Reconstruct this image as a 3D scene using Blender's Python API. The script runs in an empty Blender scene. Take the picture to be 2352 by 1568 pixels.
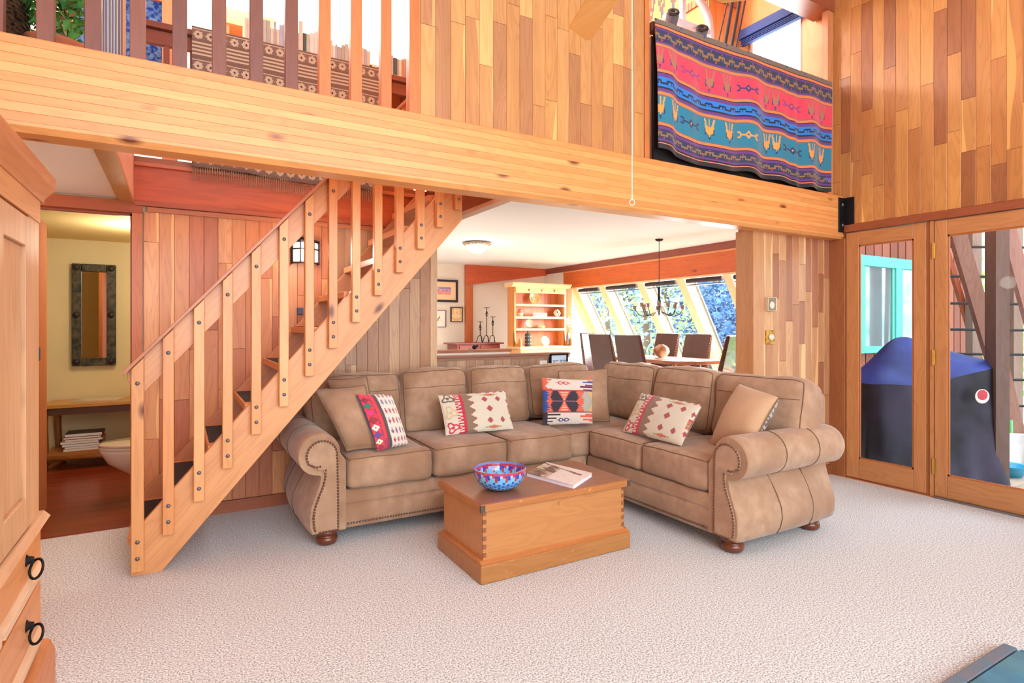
import bpy, bmesh, math, random
from mathutils import Vector, Matrix, noise
random.seed(7)
SC = bpy.context.scene
COL = SC.collection
PI = math.pi
TH = math.radians(30.1); S_, C_ = math.sin(TH), math.cos(TH)

# ------------------------------------------------------------------ camera
cd = bpy.data.cameras.new('camera'); cam = bpy.data.objects.new('camera', cd); COL.objects.link(cam)
cam.location = (0, 0, 1.3); cam.rotation_euler = (PI/2, 0, -TH)
cd.sensor_width = 36; cd.lens = 1320/2352*36; cd.shift_y = -36/2352; cd.clip_start = .05; cd.clip_end = 400
SC.camera = cam
# ------------------------------------------------------------------ world, lights, exposure
w = bpy.data.worlds.new('sky'); SC.world = w; w.use_nodes = True
bgn = w.node_tree.nodes['Background']
bgn.inputs[0].default_value = (.84, .93, 1.0, 1); bgn.inputs[1].default_value = 4.0
SC.view_settings.view_transform = 'Standard'; SC.view_settings.look = 'None'
SC.view_settings.exposure = .3; SC.view_settings.gamma = 1; SC.view_settings.use_curve_mapping = False
SC.cycles.max_bounces = 8; SC.cycles.diffuse_bounces = 5; SC.cycles.transparent_max_bounces = 12
SC.cycles.use_denoising = True; SC.cycles.sample_clamp_indirect = 6; SC.cycles.caustics_reflective = False; SC.cycles.caustics_refractive = False

def light(name, kind, loc, power, color=(1, 1, 1), size=1, size_y=None, target=None, radius=.1):
    l = bpy.data.lights.new(name, kind); o = bpy.data.objects.new(name, l); COL.objects.link(o)
    l.energy = power; l.color = color; o.location = loc
    if kind == 'AREA':
        l.shape = 'RECTANGLE'; l.size = size; l.size_y = size_y or size
    elif kind == 'POINT': l.shadow_soft_size = radius
    if target: o.rotation_euler = (Vector(target)-Vector(loc)).to_track_quat('-Z', 'Y').to_euler()
    return o
light('fill_light_behind_camera', 'AREA', (1.0, -2.5, 2.3), 122, (.85, .94, 1), 5, 3.4, (1.6, 3, .9))  # area light added at an unseen opening to light the room
light('dining_window_light', 'AREA', (6.75, 5.6, 2.2), 900, (.95, .98, 1), 4.0, 1.8, (3.6, 6.4, 1.0))
light('bathroom_lamp', 'POINT', (-.3, 5.7, 1.95), 17, (1, .9, .7), radius=.12)
sun = light('sun', 'SUN', (8, 8, 9), 14, (1, .96, .9)); sun.data.angle = math.radians(1.2); sun.rotation_euler = Vector((-.50, -.75, -.42)).to_track_quat('-Z', 'Y').to_euler()
light('loft_fill', 'POINT', (.4, 5.6, 4.6), 330, (1, .95, .88), radius=.3)  # unseen added light, brightens the loft in place of its daylight
light('wall_lantern_light', 'POINT', (.79, 4.25, 1.83), 5, (1, .93, .84), radius=.08)
light('hall_fill', 'POINT', (-1.3, 3.9, 1.98), 10, (1, .93, .84), radius=.1)  # no fixture here, added to lift the dim hall under the loft
light('exercise_loft_fill', 'POINT', (3.4, 4.2, 4.7), 70, (1, .92, .82), radius=.3)  # unseen added fill for the exercise loft

# ------------------------------------------------------------------ helpers
def lin(c):
    return tuple(((v/255)/12.92 if v/255 <= .04045 else ((v/255+.055)/1.055)**2.4) for v in c[:3])+(1,)
def ray(px, py):
    l = (px-1176)/1320; return Vector((l*C_+S_, C_-l*S_, (748-py)/1320))
def at(px, py, X=None, Y=None, Z=None):
    r = ray(px, py)
    d = X/r.x if X is not None else (Y/r.y if Y is not None else (Z-1.3)/r.z)
    p = r*d; p.z += 1.3; return p
def depth(px, py, d):
    p = ray(px, py)*d; p.z += 1.3; return p

class MB:
    def __init__(s): s.v = []; s.f = []; s.c = []
    def add(s, vs, fs, cols=None):
        b = len(s.v); s.v += [Vector(v) for v in vs]; s.f += [tuple(i+b for i in f) for f in fs]
        if cols is not None: s.c += list(cols)
        return s
    def box(s, x0, x1, y0, y1, z0, z1):
        vs = [(x, y, z) for z in (z0, z1) for y in (y0, y1) for x in (x0, x1)]
        return s.add(vs, [(0, 2, 3, 1), (4, 5, 7, 6), (0, 1, 5, 4), (2, 6, 7, 3), (0, 4, 6, 2), (1, 3, 7, 5)])
    def cbox(s, x0, x1, y0, y1, z0, z1, ch, face='-y'):   # box with chamfered edges on one face (tongue and groove plank)
        if face == '-y':
            a = [(x0, y1, z0), (x1, y1, z0), (x1, y1, z1), (x0, y1, z1), (x0, y0+ch, z0), (x1, y0+ch, z0), (x1, y0+ch, z1), (x0, y0+ch, z1),
                 (x0+ch, y0, z0+ch*.5), (x1-ch, y0, z0+ch*.5), (x1-ch, y0, z1-ch*.5), (x0+ch, y0, z1-ch*.5)]
        else:  # '-x'
            a = [(x1, y1, z0), (x1, y0, z0), (x1, y0, z1), (x1, y1, z1), (x0+ch, y1, z0), (x0+ch, y0, z0), (x0+ch, y0, z1), (x0+ch, y1, z1),
                 (x0, y1-ch, z0+ch*.5), (x0, y0+ch, z0+ch*.5), (x0, y0+ch, z1-ch*.5), (x0, y1-ch, z1-ch*.5)]
        return s.add(a, [(0, 3, 2, 1), (0, 1, 5, 4), (1, 2, 6, 5), (2, 3, 7, 6), (3, 0, 4, 7), (4, 5, 9, 8), (5, 6, 10, 9), (6, 7, 11, 10), (7, 4, 8, 11), (8, 9, 10, 11)])
    def obox(s, c, ax, ay, az):   # centre and three half-axis vectors
        c, ax, ay, az = map(Vector, (c, ax, ay, az))
        vs = [c+i*ax+j*ay+k*az for k in (-1, 1) for j in (-1, 1) for i in (-1, 1)]
        return s.add(vs, [(0, 2, 3, 1), (4, 5, 7, 6), (0, 1, 5, 4), (2, 6, 7, 3), (0, 4, 6, 2), (1, 3, 7, 5)])
    def bar(s, a, b, w, h, up=(0, 0, 1)):
        a, b, up = map(Vector, (a, b, up)); d = (b-a); n = d.normalized(); sd = n.cross(up).normalized(); u = sd.cross(n)
        return s.obox((a+b)/2, d/2, sd*w/2, u*h/2)
    def prism(s, poly, ax, a, b):   # polygon extruded along an axis; poly coords are the other two axes in order
        n = len(poly); vs = []
        for t in (a, b):
            for p in poly:
                v = [0, 0, 0]; o = [i for i in range(3) if i != ax]; v[ax] = t; v[o[0]] = p[0]; v[o[1]] = p[1]; vs.append(v)
        return s.add(vs, [tuple(range(n))[::-1], tuple(range(n, 2*n))]+[(i, (i+1) % n, n+(i+1) % n, n+i) for i in range(n)])
    def tube(s, pts, r, n=8, closed=False, caps=True):
        pts = [Vector(p) for p in pts]; m = len(pts); vs = []; fs = []
        rs = r if isinstance(r, (list, tuple)) else [r]*m
        prev = None
        for i, p in enumerate(pts):
            if closed: t = pts[(i+1) % m]-pts[i-1]
            else: t = pts[min(i+1, m-1)]-pts[max(i-1, 0)]
            t.normalize() if t.length > 1e-9 else None
            if prev is None: u = t.orthogonal().normalized()
            else:
                u = prev-prev.dot(t)*t; u = u.normalized() if u.length > 1e-6 else t.orthogonal().normalized()
            prev = u; v = t.cross(u)
            for k in range(n):
                a = 2*PI*k/n; vs.append(p+rs[i]*(math.cos(a)*u+math.sin(a)*v))
        for i in range(m if closed else m-1):
            j = (i+1) % m
            for k in range(n): fs.append((i*n+k, i*n+(k+1) % n, j*n+(k+1) % n, j*n+k))
        if not closed and caps: fs += [tuple(range(n))[::-1], tuple(range((m-1)*n, m*n))]
        return s.add(vs, fs)
    def lathe(s, prof, c=(0, 0, 0), n=24, colf=None, axis=None):
        c = Vector(c); vs = []; fs = []; cs = []
        q = Vector((0, 0, 1)).rotation_difference(Vector(axis)) if axis is not None else None
        for r, z in prof:
            for k in range(n):
                a = 2*PI*k/n; v = Vector((r*math.cos(a), r*math.sin(a), z))
                if q: v = q @ v
                vs.append(c+v)
        for i in range(len(prof)-1):
            for k in range(n):
                fs.append((i*n+k, i*n+(k+1) % n, (i+1)*n+(k+1) % n, (i+1)*n+k))
                if colf: cs.append(colf(i, k))
        if prof[0][0] > 1e-4:
            fs.append(tuple(range(n))[::-1]); cs.append(colf(0, 0) if colf else None)
        if prof[-1][0] > 1e-4:
            fs.append(tuple(range((len(prof)-1)*n, len(prof)*n))); cs.append(colf(len(prof)-2, 0) if colf else None)
        return s.add(vs, fs, cs if colf else None)
    def ball(s, c, r, n=12, sc=(1, 1, 1)):
        m = n//2; prof = [(max(1e-5, r*math.sin(PI*i/m)), -r*math.cos(PI*i/m)) for i in range(m+1)]
        b = len(s.v); s.lathe(prof, (0, 0, 0), n)
        for i in range(b, len(s.v)): v = s.v[i]; s.v[i] = Vector((v.x*sc[0], v.y*sc[1], v.z*sc[2]))+Vector(c)
        return s
    def build(s, name, mat, parent=None, smooth=False, bevel=0, kind=None, label=None, cat=None, group=None, keep=False, seg=2):
        if keep: o0 = Vector((0, 0, 0))
        else:
            xs = [v.x for v in s.v]; ys = [v.y for v in s.v]; zs = [v.z for v in s.v]
            o0 = Vector(((min(xs)+max(xs))/2, (min(ys)+max(ys))/2, min(zs)))
        me = bpy.data.meshes.new(name); me.from_pydata([v-o0 for v in s.v], [], s.f)
        me.materials.append(mat)
        if s.c:
            at_ = me.color_attributes.new('Col', 'FLOAT_COLOR', 'CORNER'); arr = []
            cache = {}
            for p in me.polygons:
                c = s.c[p.index]
                if c not in cache: cache[c] = lin(c)
                arr += list(cache[c])*p.loop_total
            at_.data.foreach_set('color', arr)
        if smooth: me.polygons.foreach_set('use_smooth', [True]*len(me.polygons))
        me.update()
        bm = bmesh.new(); bm.from_mesh(me); bmesh.ops.recalc_face_normals(bm, faces=bm.faces); bm.to_mesh(me); bm.free()
        o = bpy.data.objects.new(name, me); COL.objects.link(o)
        pl = Vector((0, 0, 0))
        if parent is not None:
            o.parent = parent; q = parent
            while q is not None: pl += q.location; q = q.parent
        o.location = o0-pl
        if bevel:
            m = o.modifiers.new('b', 'BEVEL'); m.width = bevel; m.segments = seg; m.limit_method = 'ANGLE'
            me.polygons.foreach_set('use_smooth', [True]*len(me.polygons)); m.harden_normals = True
        return tag(o, label, cat, group, kind)
def tag(o, label=None, cat=None, group=None, kind=None):
    if label: o['label'] = label
    if cat: o['category'] = cat
    if group: o['group'] = group
    if kind: o['kind'] = kind
    return o
def root(name, loc, label=None, cat=None, group=None, kind=None, mesh=None):
    o = bpy.data.objects.new(name, None); COL.objects.link(o); o.location = loc; o.empty_display_size = .1
    return tag(o, label, cat, group, kind)
def B(name, mat, parent, *a, **k): return MB().box(*a).build(name, mat, parent, **k)
def copy_tree(o, parent=None):
    c = o.copy(); COL.objects.link(c); c.parent = parent
    for ch in [x for x in bpy.data.objects if x.parent == o]: copy_tree(ch, c)
    return c

# ------------------------------------------------------------------ materials
MATS = {}
def newmat(name):
    m = bpy.data.materials.new(name); m.use_nodes = True; nt = m.node_tree
    return m, nt, nt.nodes, nt.links, nt.nodes['Principled BSDF']
def plain(name, rgb, rough=.5, metal=0, var=.06, scale=20, bump=0, emis=0, spec=.5, coat=0, trans=0):
    if name in MATS: return MATS[name]
    m, nt, N, L, P = newmat(name)
    c = lin(rgb); P.inputs['Roughness'].default_value = rough; P.inputs['Metallic'].default_value = metal
    P.inputs['Specular IOR Level'].default_value = spec; P.inputs['Coat Weight'].default_value = coat
    tc = N.new('ShaderNodeTexCoord'); no = N.new('ShaderNodeTexNoise'); no.inputs['Scale'].default_value = scale; no.inputs['Detail'].default_value = 4
    L.new(tc.outputs['Object'], no.inputs['Vector'])
    mx = N.new('ShaderNodeMix'); mx.data_type = 'RGBA'; L.new(no.outputs['Fac'], mx.inputs[0])
    mx.inputs[6].default_value = tuple(max(0, v*(1-var*2)) for v in c[:3])+(1,); mx.inputs[7].default_value = tuple(min(1, v*(1+var*2)) for v in c[:3])+(1,)
    L.new(mx.outputs[2], P.inputs['Base Color'])
    if bump:
        b = N.new('ShaderNodeBump'); b.inputs['Strength'].default_value = bump; b.inputs['Distance'].default_value = .004
        L.new(no.outputs['Fac'], b.inputs['Height']); L.new(b.outputs[0], P.inputs['Normal'])
    if emis: P.inputs['Emission Color'].default_value = c; P.inputs['Emission Strength'].default_value = emis
    if trans: P.inputs['Transmission Weight'].default_value = trans
    MATS[name] = m; return m
def wood(rgb, axis='z', knots=0, sap=0, rough=.42, width=.088, contrast=1.0, coat=.15, wear=0, across=None):
    key = ('w', rgb, axis, knots, sap, width, contrast, wear)
    if key in MATS: return MATS[key]
    m, nt, N, L, P = newmat('wood_%d_%d_%d_%s' % (*rgb, axis))
    def math_(op, a, b=None, c=None, clamp=False):
        n = N.new('ShaderNodeMath'); n.operation = op; n.use_clamp = clamp
        for i, x in enumerate((a, b, c)):
            if x is None: continue
            if hasattr(x, 'is_linked'): L.new(x, n.inputs[i])
            else: n.inputs[i].default_value = x
        return n.outputs[0]
    def mixc(f, a, b):
        n = N.new('ShaderNodeMix'); n.data_type = 'RGBA'
        for i, x in ((0, f), (6, a), (7, b)):
            if hasattr(x, 'is_linked'): L.new(x, n.inputs[i])
            else: n.inputs[i].default_value = x
        return n.outputs[2]
    tc = N.new('ShaderNodeTexCoord'); oi = N.new('ShaderNodeObjectInfo')
    off = N.new('ShaderNodeVectorMath'); off.operation = 'SCALE'; off.inputs[0].default_value = (7.1, 11.3, 5.7); L.new(oi.outputs['Random'], off.inputs['Scale'])
    ad = N.new('ShaderNodeVectorMath'); ad.operation = 'ADD'; L.new(tc.outputs['Object'], ad.inputs[0]); L.new(off.outputs[0], ad.inputs[1])
    def mapped(a, b):
        mp = N.new('ShaderNodeMapping'); s = {'x': (a, b, b), 'y': (b, a, b), 'z': (b, b, a)}[axis]; mp.inputs['Scale'].default_value = s
        L.new(ad.outputs[0], mp.inputs[0]); return mp.outputs[0]
    def noi(vec, sc, det=3, dis=0):
        n = N.new('ShaderNodeTexNoise'); n.inputs['Scale'].default_value = sc; n.inputs['Detail'].default_value = det; n.inputs['Distortion'].default_value = dis
        L.new(vec, n.inputs['Vector']); return n.outputs['Fac']
    low = noi(mapped(1.1, 9), 1, 2, .3)
    fine = noi(mapped(4, 160), 1, 3)
    rings = math_('SINE', math_('MULTIPLY', low, 55 if knots else 70))
    rings = math_('POWER', math_('MULTIPLY_ADD', rings, .5, .5), 3)
    c = Vector(lin(rgb)[:3])
    def cc(f, g=1, b=1): return (min(1, c.x*f), min(1, c.y*f*g), min(1, c.z*f*b), 1)
    k = contrast*1.1
    base = mixc(low, cc(1-.22*k, .93, .9), cc(1+.16*k, 1.04, 1.05))
    base = mixc(math_('MULTIPLY', rings, .32*k), base, cc(.62, .82, .7))
    base = mixc(math_('MULTIPLY', fine, .30*k), base, cc(.7, .88, .8))
    if sap:
        sx = N.new('ShaderNodeSeparateXYZ'); L.new(tc.outputs['Object'], sx.inputs[0])
        ac = across or ('x' if axis == 'z' else 'z')
        comp = sx.outputs[{'x': 0, 'y': 1, 'z': 2}[ac]]
        wob = noi(mapped(.9, .01), 1, 1)
        t = math_('ADD', math_('MULTIPLY', comp, 1/width), math_('MULTIPLY', math_('SUBTRACT', wob, .5), 2.4))
        rr = math_('MULTIPLY_ADD', math_('FRACT', math_('MULTIPLY', oi.outputs['Random'], 17.3)), 1.5, .15)
        f = math_('MULTIPLY', math_('SUBTRACT', t, rr), 28, clamp=True)
        base = mixc(f, base, cc(1.3, 1.14, 1.1))
    if knots:
        vo = N.new('ShaderNodeTexVoronoi'); vo.inputs['Scale'].default_value = 1
        L.new(mapped(2.6, 6), vo.inputs['Vector'])
        d = math_('MULTIPLY_ADD', fine, .03, vo.outputs['Distance'])
        sel = math_('GREATER_THAN', N_sep(nt, vo.outputs['Color']), 1-knots)
        kf = math_('MULTIPLY', math_('SUBTRACT', 1, math_('MULTIPLY', d, 6), None, True), sel)
        base = mixc(math_('MULTIPLY', kf, 1.6, None, True), base, cc(.22, .55, .5))
    if wear:
        wn = noi(mapped(30, 34), 1, 4); wf = math_('MULTIPLY', math_('SUBTRACT', wn, .66), 14*wear, clamp=True)
        base = mixc(math_('MULTIPLY', wf, .55), base, cc(1.7, 1.4, 1.6))
    hv = N.new('ShaderNodeHueSaturation'); L.new(base, hv.inputs['Color'])
    L.new(math_('MULTIPLY_ADD', oi.outputs['Random'], .12, .94), hv.inputs['Value']); L.new(hv.outputs[0], P.inputs['Base Color'])
    P.inputs['Roughness'].default_value = rough; P.inputs['Coat Weight'].default_value = coat; P.inputs['Coat Roughness'].default_value = .3
    b = N.new('ShaderNodeBump'); b.inputs['Strength'].default_value = .12; b.inputs['Distance'].default_value = .002; L.new(fine, b.inputs['Height']); L.new(b.outputs[0], P.inputs['Normal'])
    MATS[key] = m; return m
def N_sep(nt, out):
    s = nt.nodes.new('ShaderNodeSeparateColor'); nt.links.new(out, s.inputs[0]); return s.outputs[0]
def painted(name, rough=.8, sheen=.3, bump=.25, scale=260, coat=0):
    if name in MATS: return MATS[name]
    m, nt, N, L, P = newmat(name); a = N.new('ShaderNodeAttribute'); a.attribute_name = 'Col'
    tc = N.new('ShaderNodeTexCoord'); no = N.new('ShaderNodeTexNoise'); no.inputs['Scale'].default_value = scale; L.new(tc.outputs['Object'], no.inputs['Vector'])
    mx = N.new('ShaderNodeMix'); mx.data_type = 'RGBA'; mx.blend_type = 'MULTIPLY'; mx.inputs[0].default_value = .35
    L.new(a.outputs['Color'], mx.inputs[6]); L.new(no.outputs['Fac'], mx.inputs[7])
    hv = N.new('ShaderNodeHueSaturation'); hv.inputs['Value'].default_value = 1.2; L.new(mx.outputs[2], hv.inputs['Color']); L.new(hv.outputs[0], P.inputs['Base Color'])
    b = N.new('ShaderNodeBump'); b.inputs['Strength'].default_value = bump; b.inputs['Distance'].default_value = .003; L.new(no.outputs['Fac'], b.inputs['Height']); L.new(b.outputs[0], P.inputs['Normal'])
    P.inputs['Roughness'].default_value = rough; P.inputs['Sheen Weight'].default_value = sheen; P.inputs['Coat Weight'].default_value = coat
    MATS[name] = m; return m
def noisy(name, c1, c2, scale, rough=.9, bump=.5, dist=.01, c3=None, scale2=3, detail=6, sheen=0, lo=.35, hi=.65):
    if name in MATS: return MATS[name]
    m, nt, N, L, P = newmat(name); tc = N.new('ShaderNodeTexCoord')
    n1 = N.new('ShaderNodeTexNoise'); n1.inputs['Scale'].default_value = scale; n1.inputs['Detail'].default_value = detail; L.new(tc.outputs['Object'], n1.inputs['Vector'])
    r = N.new('ShaderNodeValToRGB'); r.color_ramp.elements[0].position = lo; r.color_ramp.elements[1].position = hi
    r.color_ramp.elements[0].color = lin(c1); r.color_ramp.elements[1].color = lin(c2); L.new(n1.outputs['Fac'], r.inputs[0]); out = r.outputs[0]
    if c3:
        n2 = N.new('ShaderNodeTexNoise'); n2.inputs['Scale'].default_value = scale2; n2.inputs['Detail'].default_value = 5; L.new(tc.outputs['Object'], n2.inputs['Vector'])
        r2 = N.new('ShaderNodeMapRange'); r2.inputs[1].default_value = .42; r2.inputs[2].default_value = .68; L.new(n2.outputs['Fac'], r2.inputs[0])
        mx = N.new('ShaderNodeMix'); mx.data_type = 'RGBA'; L.new(r2.outputs[0], mx.inputs[0]); L.new(out, mx.inputs[6]); mx.inputs[7].default_value = lin(c3); out = mx.outputs[2]
    L.new(out, P.inputs['Base Color']); P.inputs['Roughness'].default_value = rough; P.inputs['Sheen Weight'].default_value = sheen; P.inputs['Specular IOR Level'].default_value = .3
    b = N.new('ShaderNodeBump'); b.inputs['Strength'].default_value = bump; b.inputs['Distance'].default_value = dist; L.new(n1.outputs['Fac'], b.inputs['Height']); L.new(b.outputs[0], P.inputs['Normal'])
    MATS[name] = m; return m
def glass_mat():
    m, nt, N, L, P = newmat('window_glass'); N.remove(P); out = [n for n in N if n.type == 'OUTPUT_MATERIAL'][0]
    t = N.new('ShaderNodeBsdfTransparent'); t.inputs[0].default_value = (.95, .98, .98, 1); g = N.new('ShaderNodeBsdfGlossy'); g.inputs['Roughness'].default_value = .02
    lw = N.new('ShaderNodeLayerWeight'); lw.inputs['Blend'].default_value = .12
    mx = N.new('ShaderNodeMixShader'); L.new(lw.outputs['Fresnel'], mx.inputs[0]); L.new(t.outputs[0], mx.inputs[1]); L.new(g.outputs[0], mx.inputs[2]); L.new(mx.outputs[0], out.inputs[0])
    return m
GLASS = glass_mat()
CARPET = noisy('carpet_pile', (118, 117, 118), (240, 242, 244), 140, .95, .45, .01, lo=.3, hi=.62, detail=3, sheen=.2)
CREAM = plain('cream_plaster', (240, 226, 208), .8, var=.02, scale=3)
CEILW = plain('white_ceiling_paint', (238, 234, 230), .85, var=.015, scale=2)
HALLC = plain('beige_ceiling_paint', (242, 234, 218), .85, var=.015, scale=2)
YELLOW = plain('yellow_plaster', (228, 212, 168), .8, var=.03, scale=3)
WHITE = plain('white_plaster', (246, 236, 228), .85, var=.02, scale=2)
BLACK = plain('black_iron', (28, 28, 32), .5, .6)
BRASS = plain('brass', (206, 168, 92), .3, .9)
CHROME = plain('brushed_steel', (150, 150, 155), .35, .9)
BOLT = plain('zinc_bolt', (112, 112, 120), .45, .7)
SUEDE = noisy('sofa_suede', (165, 131, 104), (183, 149, 121), 14, .9, .15, .004, c3=(150, 112, 84), scale2=3.2, sheen=.25)
SUEDE_D = plain('suede_piping', (122, 94, 70), .85, var=.05)
NAILM = plain('antique_nailhead', (128, 94, 80), .35, .75)
FOOTM = wood((110, 52, 24), 'z', coat=.5, rough=.3)
DARKTH = plain('black_cloth', (20, 20, 24), .9)
PATT = painted('woven_pattern')
ORIENT_UP = {}
TW = [(226, 158, 104), (216, 144, 92), (198, 120, 78), (234, 172, 116), (210, 134, 86), (220, 150, 98)]
TU = [(214, 156, 96), (204, 144, 88), (238, 186, 116), (190, 132, 86), (224, 164, 100), (212, 152, 90)]
TR = [(204, 140, 78), (194, 128, 70), (214, 152, 84), (166, 104, 62), (200, 134, 74), (208, 146, 82)]
TT = [(204, 150, 104), (192, 132, 90), (214, 162, 114), (172, 112, 78), (198, 142, 98)]
TP = [(184, 150, 122), (170, 136, 112), (198, 164, 132), (178, 146, 120)]
RED = (186, 84, 42)
PINE = (232, 168, 104)
STAIR = (226, 158, 106)

# ================================================================== STRUCTURE
def planks(parent, plane, pos, a0, a1, z0, z1, tones, wd=.088, seg=1.1, seed=1, th=.018, sap=.6, stuff=False, tonef=None, ch=.0022):
    R = random.Random(seed); n = max(1, round((a1-a0)/wd)); wd = (a1-a0)/n
    mb = MB() if stuff else None
    for i in range(n):
        z = z0; lim = z0+R.uniform(.25, 1)*seg
        while z < z1-.001:
            top = min(z1, lim);  top = z1 if z1-top < .14 else top
            u0, u1 = a0+i*wd+.0006, a0+(i+1)*wd-.0006
            q = mb or MB()
            if plane == 'Y': q.cbox(u0, u1, pos, pos+th, z, top-.0012, ch, '-y')
            else: q.cbox(pos, pos+th, u0, u1, z, top-.0012, ch, '-x')
            if not stuff:
                tn = (tonef((u0+u1)/2, R) if tonef else None) or R.choice(tones)
                q.build('plank', wood(tn, 'z', sap=sap, width=wd, across='x' if plane == 'Y' else 'y'), parent)
            z = top; lim = top+R.uniform(.35, 1.5)*seg
    if stuff: mb.build('plank', wood(tones[0], 'z'), parent, kind='stuff')
def struct(name, mat, *box, **k):
    return B(name, mat, None, *box, kind='structure', keep=True, **k)

struct('floor', CARPET, -2.9, 4.94, -2.6, 4.46, -.1, 0)
tag(B('trim_1', wood((196, 128, 78), 'y'), None, 4.94, 5.02, 1.2, 2.98, -.1, .004, keep=True), kind='structure')   # door threshold

# --- stair wall (behind the stairs) with door opening to the bathroom
wb = MB().box(-.26, 1.85, 4.478, 4.58, 0, 2.2).box(-2.9, -.80, 4.478, 4.58, 0, 2.2).box(-.80, -.26, 4.478, 4.58, 2.06, 2.2).build('wall_back', YELLOW, None, kind='structure', keep=True)
def t_stair(x, R):
    if x > 1.0: return R.choice([(190, 150, 116), (204, 166, 130), (178, 134, 100), (186, 142, 108)])
    return None
planks(wb, 'Y', 4.46, -.20, 1.80, .085, 2.05, TW, seed=4, tonef=t_stair)
planks(wb, 'Y', 4.46, -2.9, -.86, 0, 2.11, TW, seed=5, stuff=True, wd=.1)
B('end_trim', wood((222, 186, 146), 'z'), wb, 1.80, 1.862, 4.452, 4.59, 0, 2.11, bevel=.003)
B('baseboard', wood((172, 96, 62), 'x'), wb, -.2, 1.8, 4.448, 4.47, 0, .082, bevel=.002)
B('cap_trim', wood((190, 116, 74), 'x'), wb, -.18, 1.8, 4.44, 4.46, 2.045, 2.078, bevel=.002)
# door casing
dc = tag(MB().box(-.262, -.205, 4.445, 4.6, 0, 2.04).box(-.862, -.800, 4.445, 4.6, 0, 2.04).build('door_1', wood((208, 122, 74), 'z'), None, keep=True), kind='structure')
B('head_casing', wood((186, 92, 44), 'x'), dc, -.862, -.205, 4.44, 4.6, 2.03, 2.108, bevel=.003)
B('stop', wood((168, 78, 38), 'z'), dc, -.275, -.262, 4.50, 4.53, 0, 2.03); B('stop', wood((168, 78, 38), 'x'), dc, -.80, -.262, 4.50, 4.53, 2.017, 2.03)
for z in (1.96, 1.13): B('hinge', plain('dark_hinge', (70, 74, 88), .5, .4), dc, -.80, -.725, 4.43, 4.445, z-.04, z+.04)
dl = B('door_panel', wood((211, 128, 78), 'z', rough=.9, coat=0), dc, -.845, -.805, 4.62, 5.15, .02, 2.02, bevel=.004)
# --- fascia around the stair opening
fa = tag(B('trim_2', wood((206, 98, 52), 'x', knots=.3), None, -.25, 1.76, 4.44, 4.46, 2.11, 2.335, keep=True), kind='structure')
B('lip', wood((176, 88, 52), 'x'), fa, -.25, 1.76, 4.425, 4.46, 2.08, 2.112, bevel=.003)
B('ledge', wood((206, 120, 80), 'x'), fa, -.25, 1.76, 4.41, 4.46, 2.335, 2.36, bevel=.003)
fb = tag(B('trim_3', wood((222, 158, 128), 'y'), None, -.27, -.25, 3.0, 4.44, 2.11, 2.40, keep=True), kind='structure')
B('soffit_board', wood((196, 138, 74), 'y'), fb, -.335, -.25, 3.0, 4.44, 2.095, 2.115, bevel=.003)
fc = tag(B('trim_4', wood((150, 78, 46), 'y'), None, 1.76, 1.80, 3.0, 4.44, 2.12, 2.42, keep=True), kind='structure')
B('soffit_board', wood((222, 180, 150), 'y'), fc, 1.76, 1.83, 3.0, 4.44, 2.09, 2.12, bevel=.003)
struct('ceiling_hall', HALLC, -2.9, -.27, 2.99, 4.46, 2.118, 2.40)
# --- loft floors, dining ceiling
lf = MB().box(-2.9, 1.80, 4.46, 9.1, 2.20, 2.405).box(-.27-.02, -.25, 3.0, 4.46, 2.40, 2.405)
lf.build('ceiling_stair', wood((196, 120, 76), 'x'), None, kind='structure', keep=True)
MB().box(1.80, 5.06, 2.995, 9.1, 2.353, 2.405).box(5.06, 5.95, 3.53, 9.1, 2.353, 2.405).box(1.80, 1.85, 4.46, 9.1, 2.2, 2.353).build('ceiling_dining', CEILW, None, kind='structure', keep=True)

# --- big laminated beam across the room
bm_ = tag(root('beam', (1, 2.85, 2.05)), kind='structure')
nl = 10; hL = .367/nl
for i in range(nl):
    z0 = 2.048+i*hL
    q = MB()
    if i == 0: q.prism([(2.872, z0), (2.99, z0), (2.99, z0+hL-.0008), (2.85, z0+hL-.0008), (2.85, z0+.022)], 0, -2.9, 4.955)
    elif i == nl-1: q.prism([(2.85, z0), (2.99, z0), (2.99, z0+hL), (2.856, z0+hL), (2.85, z0+hL-.006)], 0, -2.9, 4.945)
    else: q.prism([(2.85, z0), (2.99, z0), (2.99, z0+hL-.0004), (2.8512, z0+hL-.0004), (2.85, z0+hL-.0022)], 0, -2.9, 4.945)
    q.build('lamination', wood([(236, 164, 96), (232, 156, 88), (240, 170, 102), (228, 150, 84)][i*7 % 4], 'x', knots=.45, width=.04, contrast=.75), bm_)
br = tag(root('beam_bracket', (4.93, 2.86, 2.1), 'black steel angle bracket bolting the big laminated beam to the plank wall', 'bracket'))
B('plate', BLACK, br, 4.872, 4.944, 2.838, 2.85, 2.10, 2.395, bevel=.002); B('plate', BLACK, br, 4.944, 4.958, 2.76, 2.85, 2.10, 2.395, bevel=.002)
for z in (2.16, 2.335): MB().lathe([(.0001, .012), (.012, .01), (.014, 0)], (4.912, 2.838, z), 10, axis=(0, -1, 0)).build('bolt', BOLT, br, smooth=True)

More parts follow.
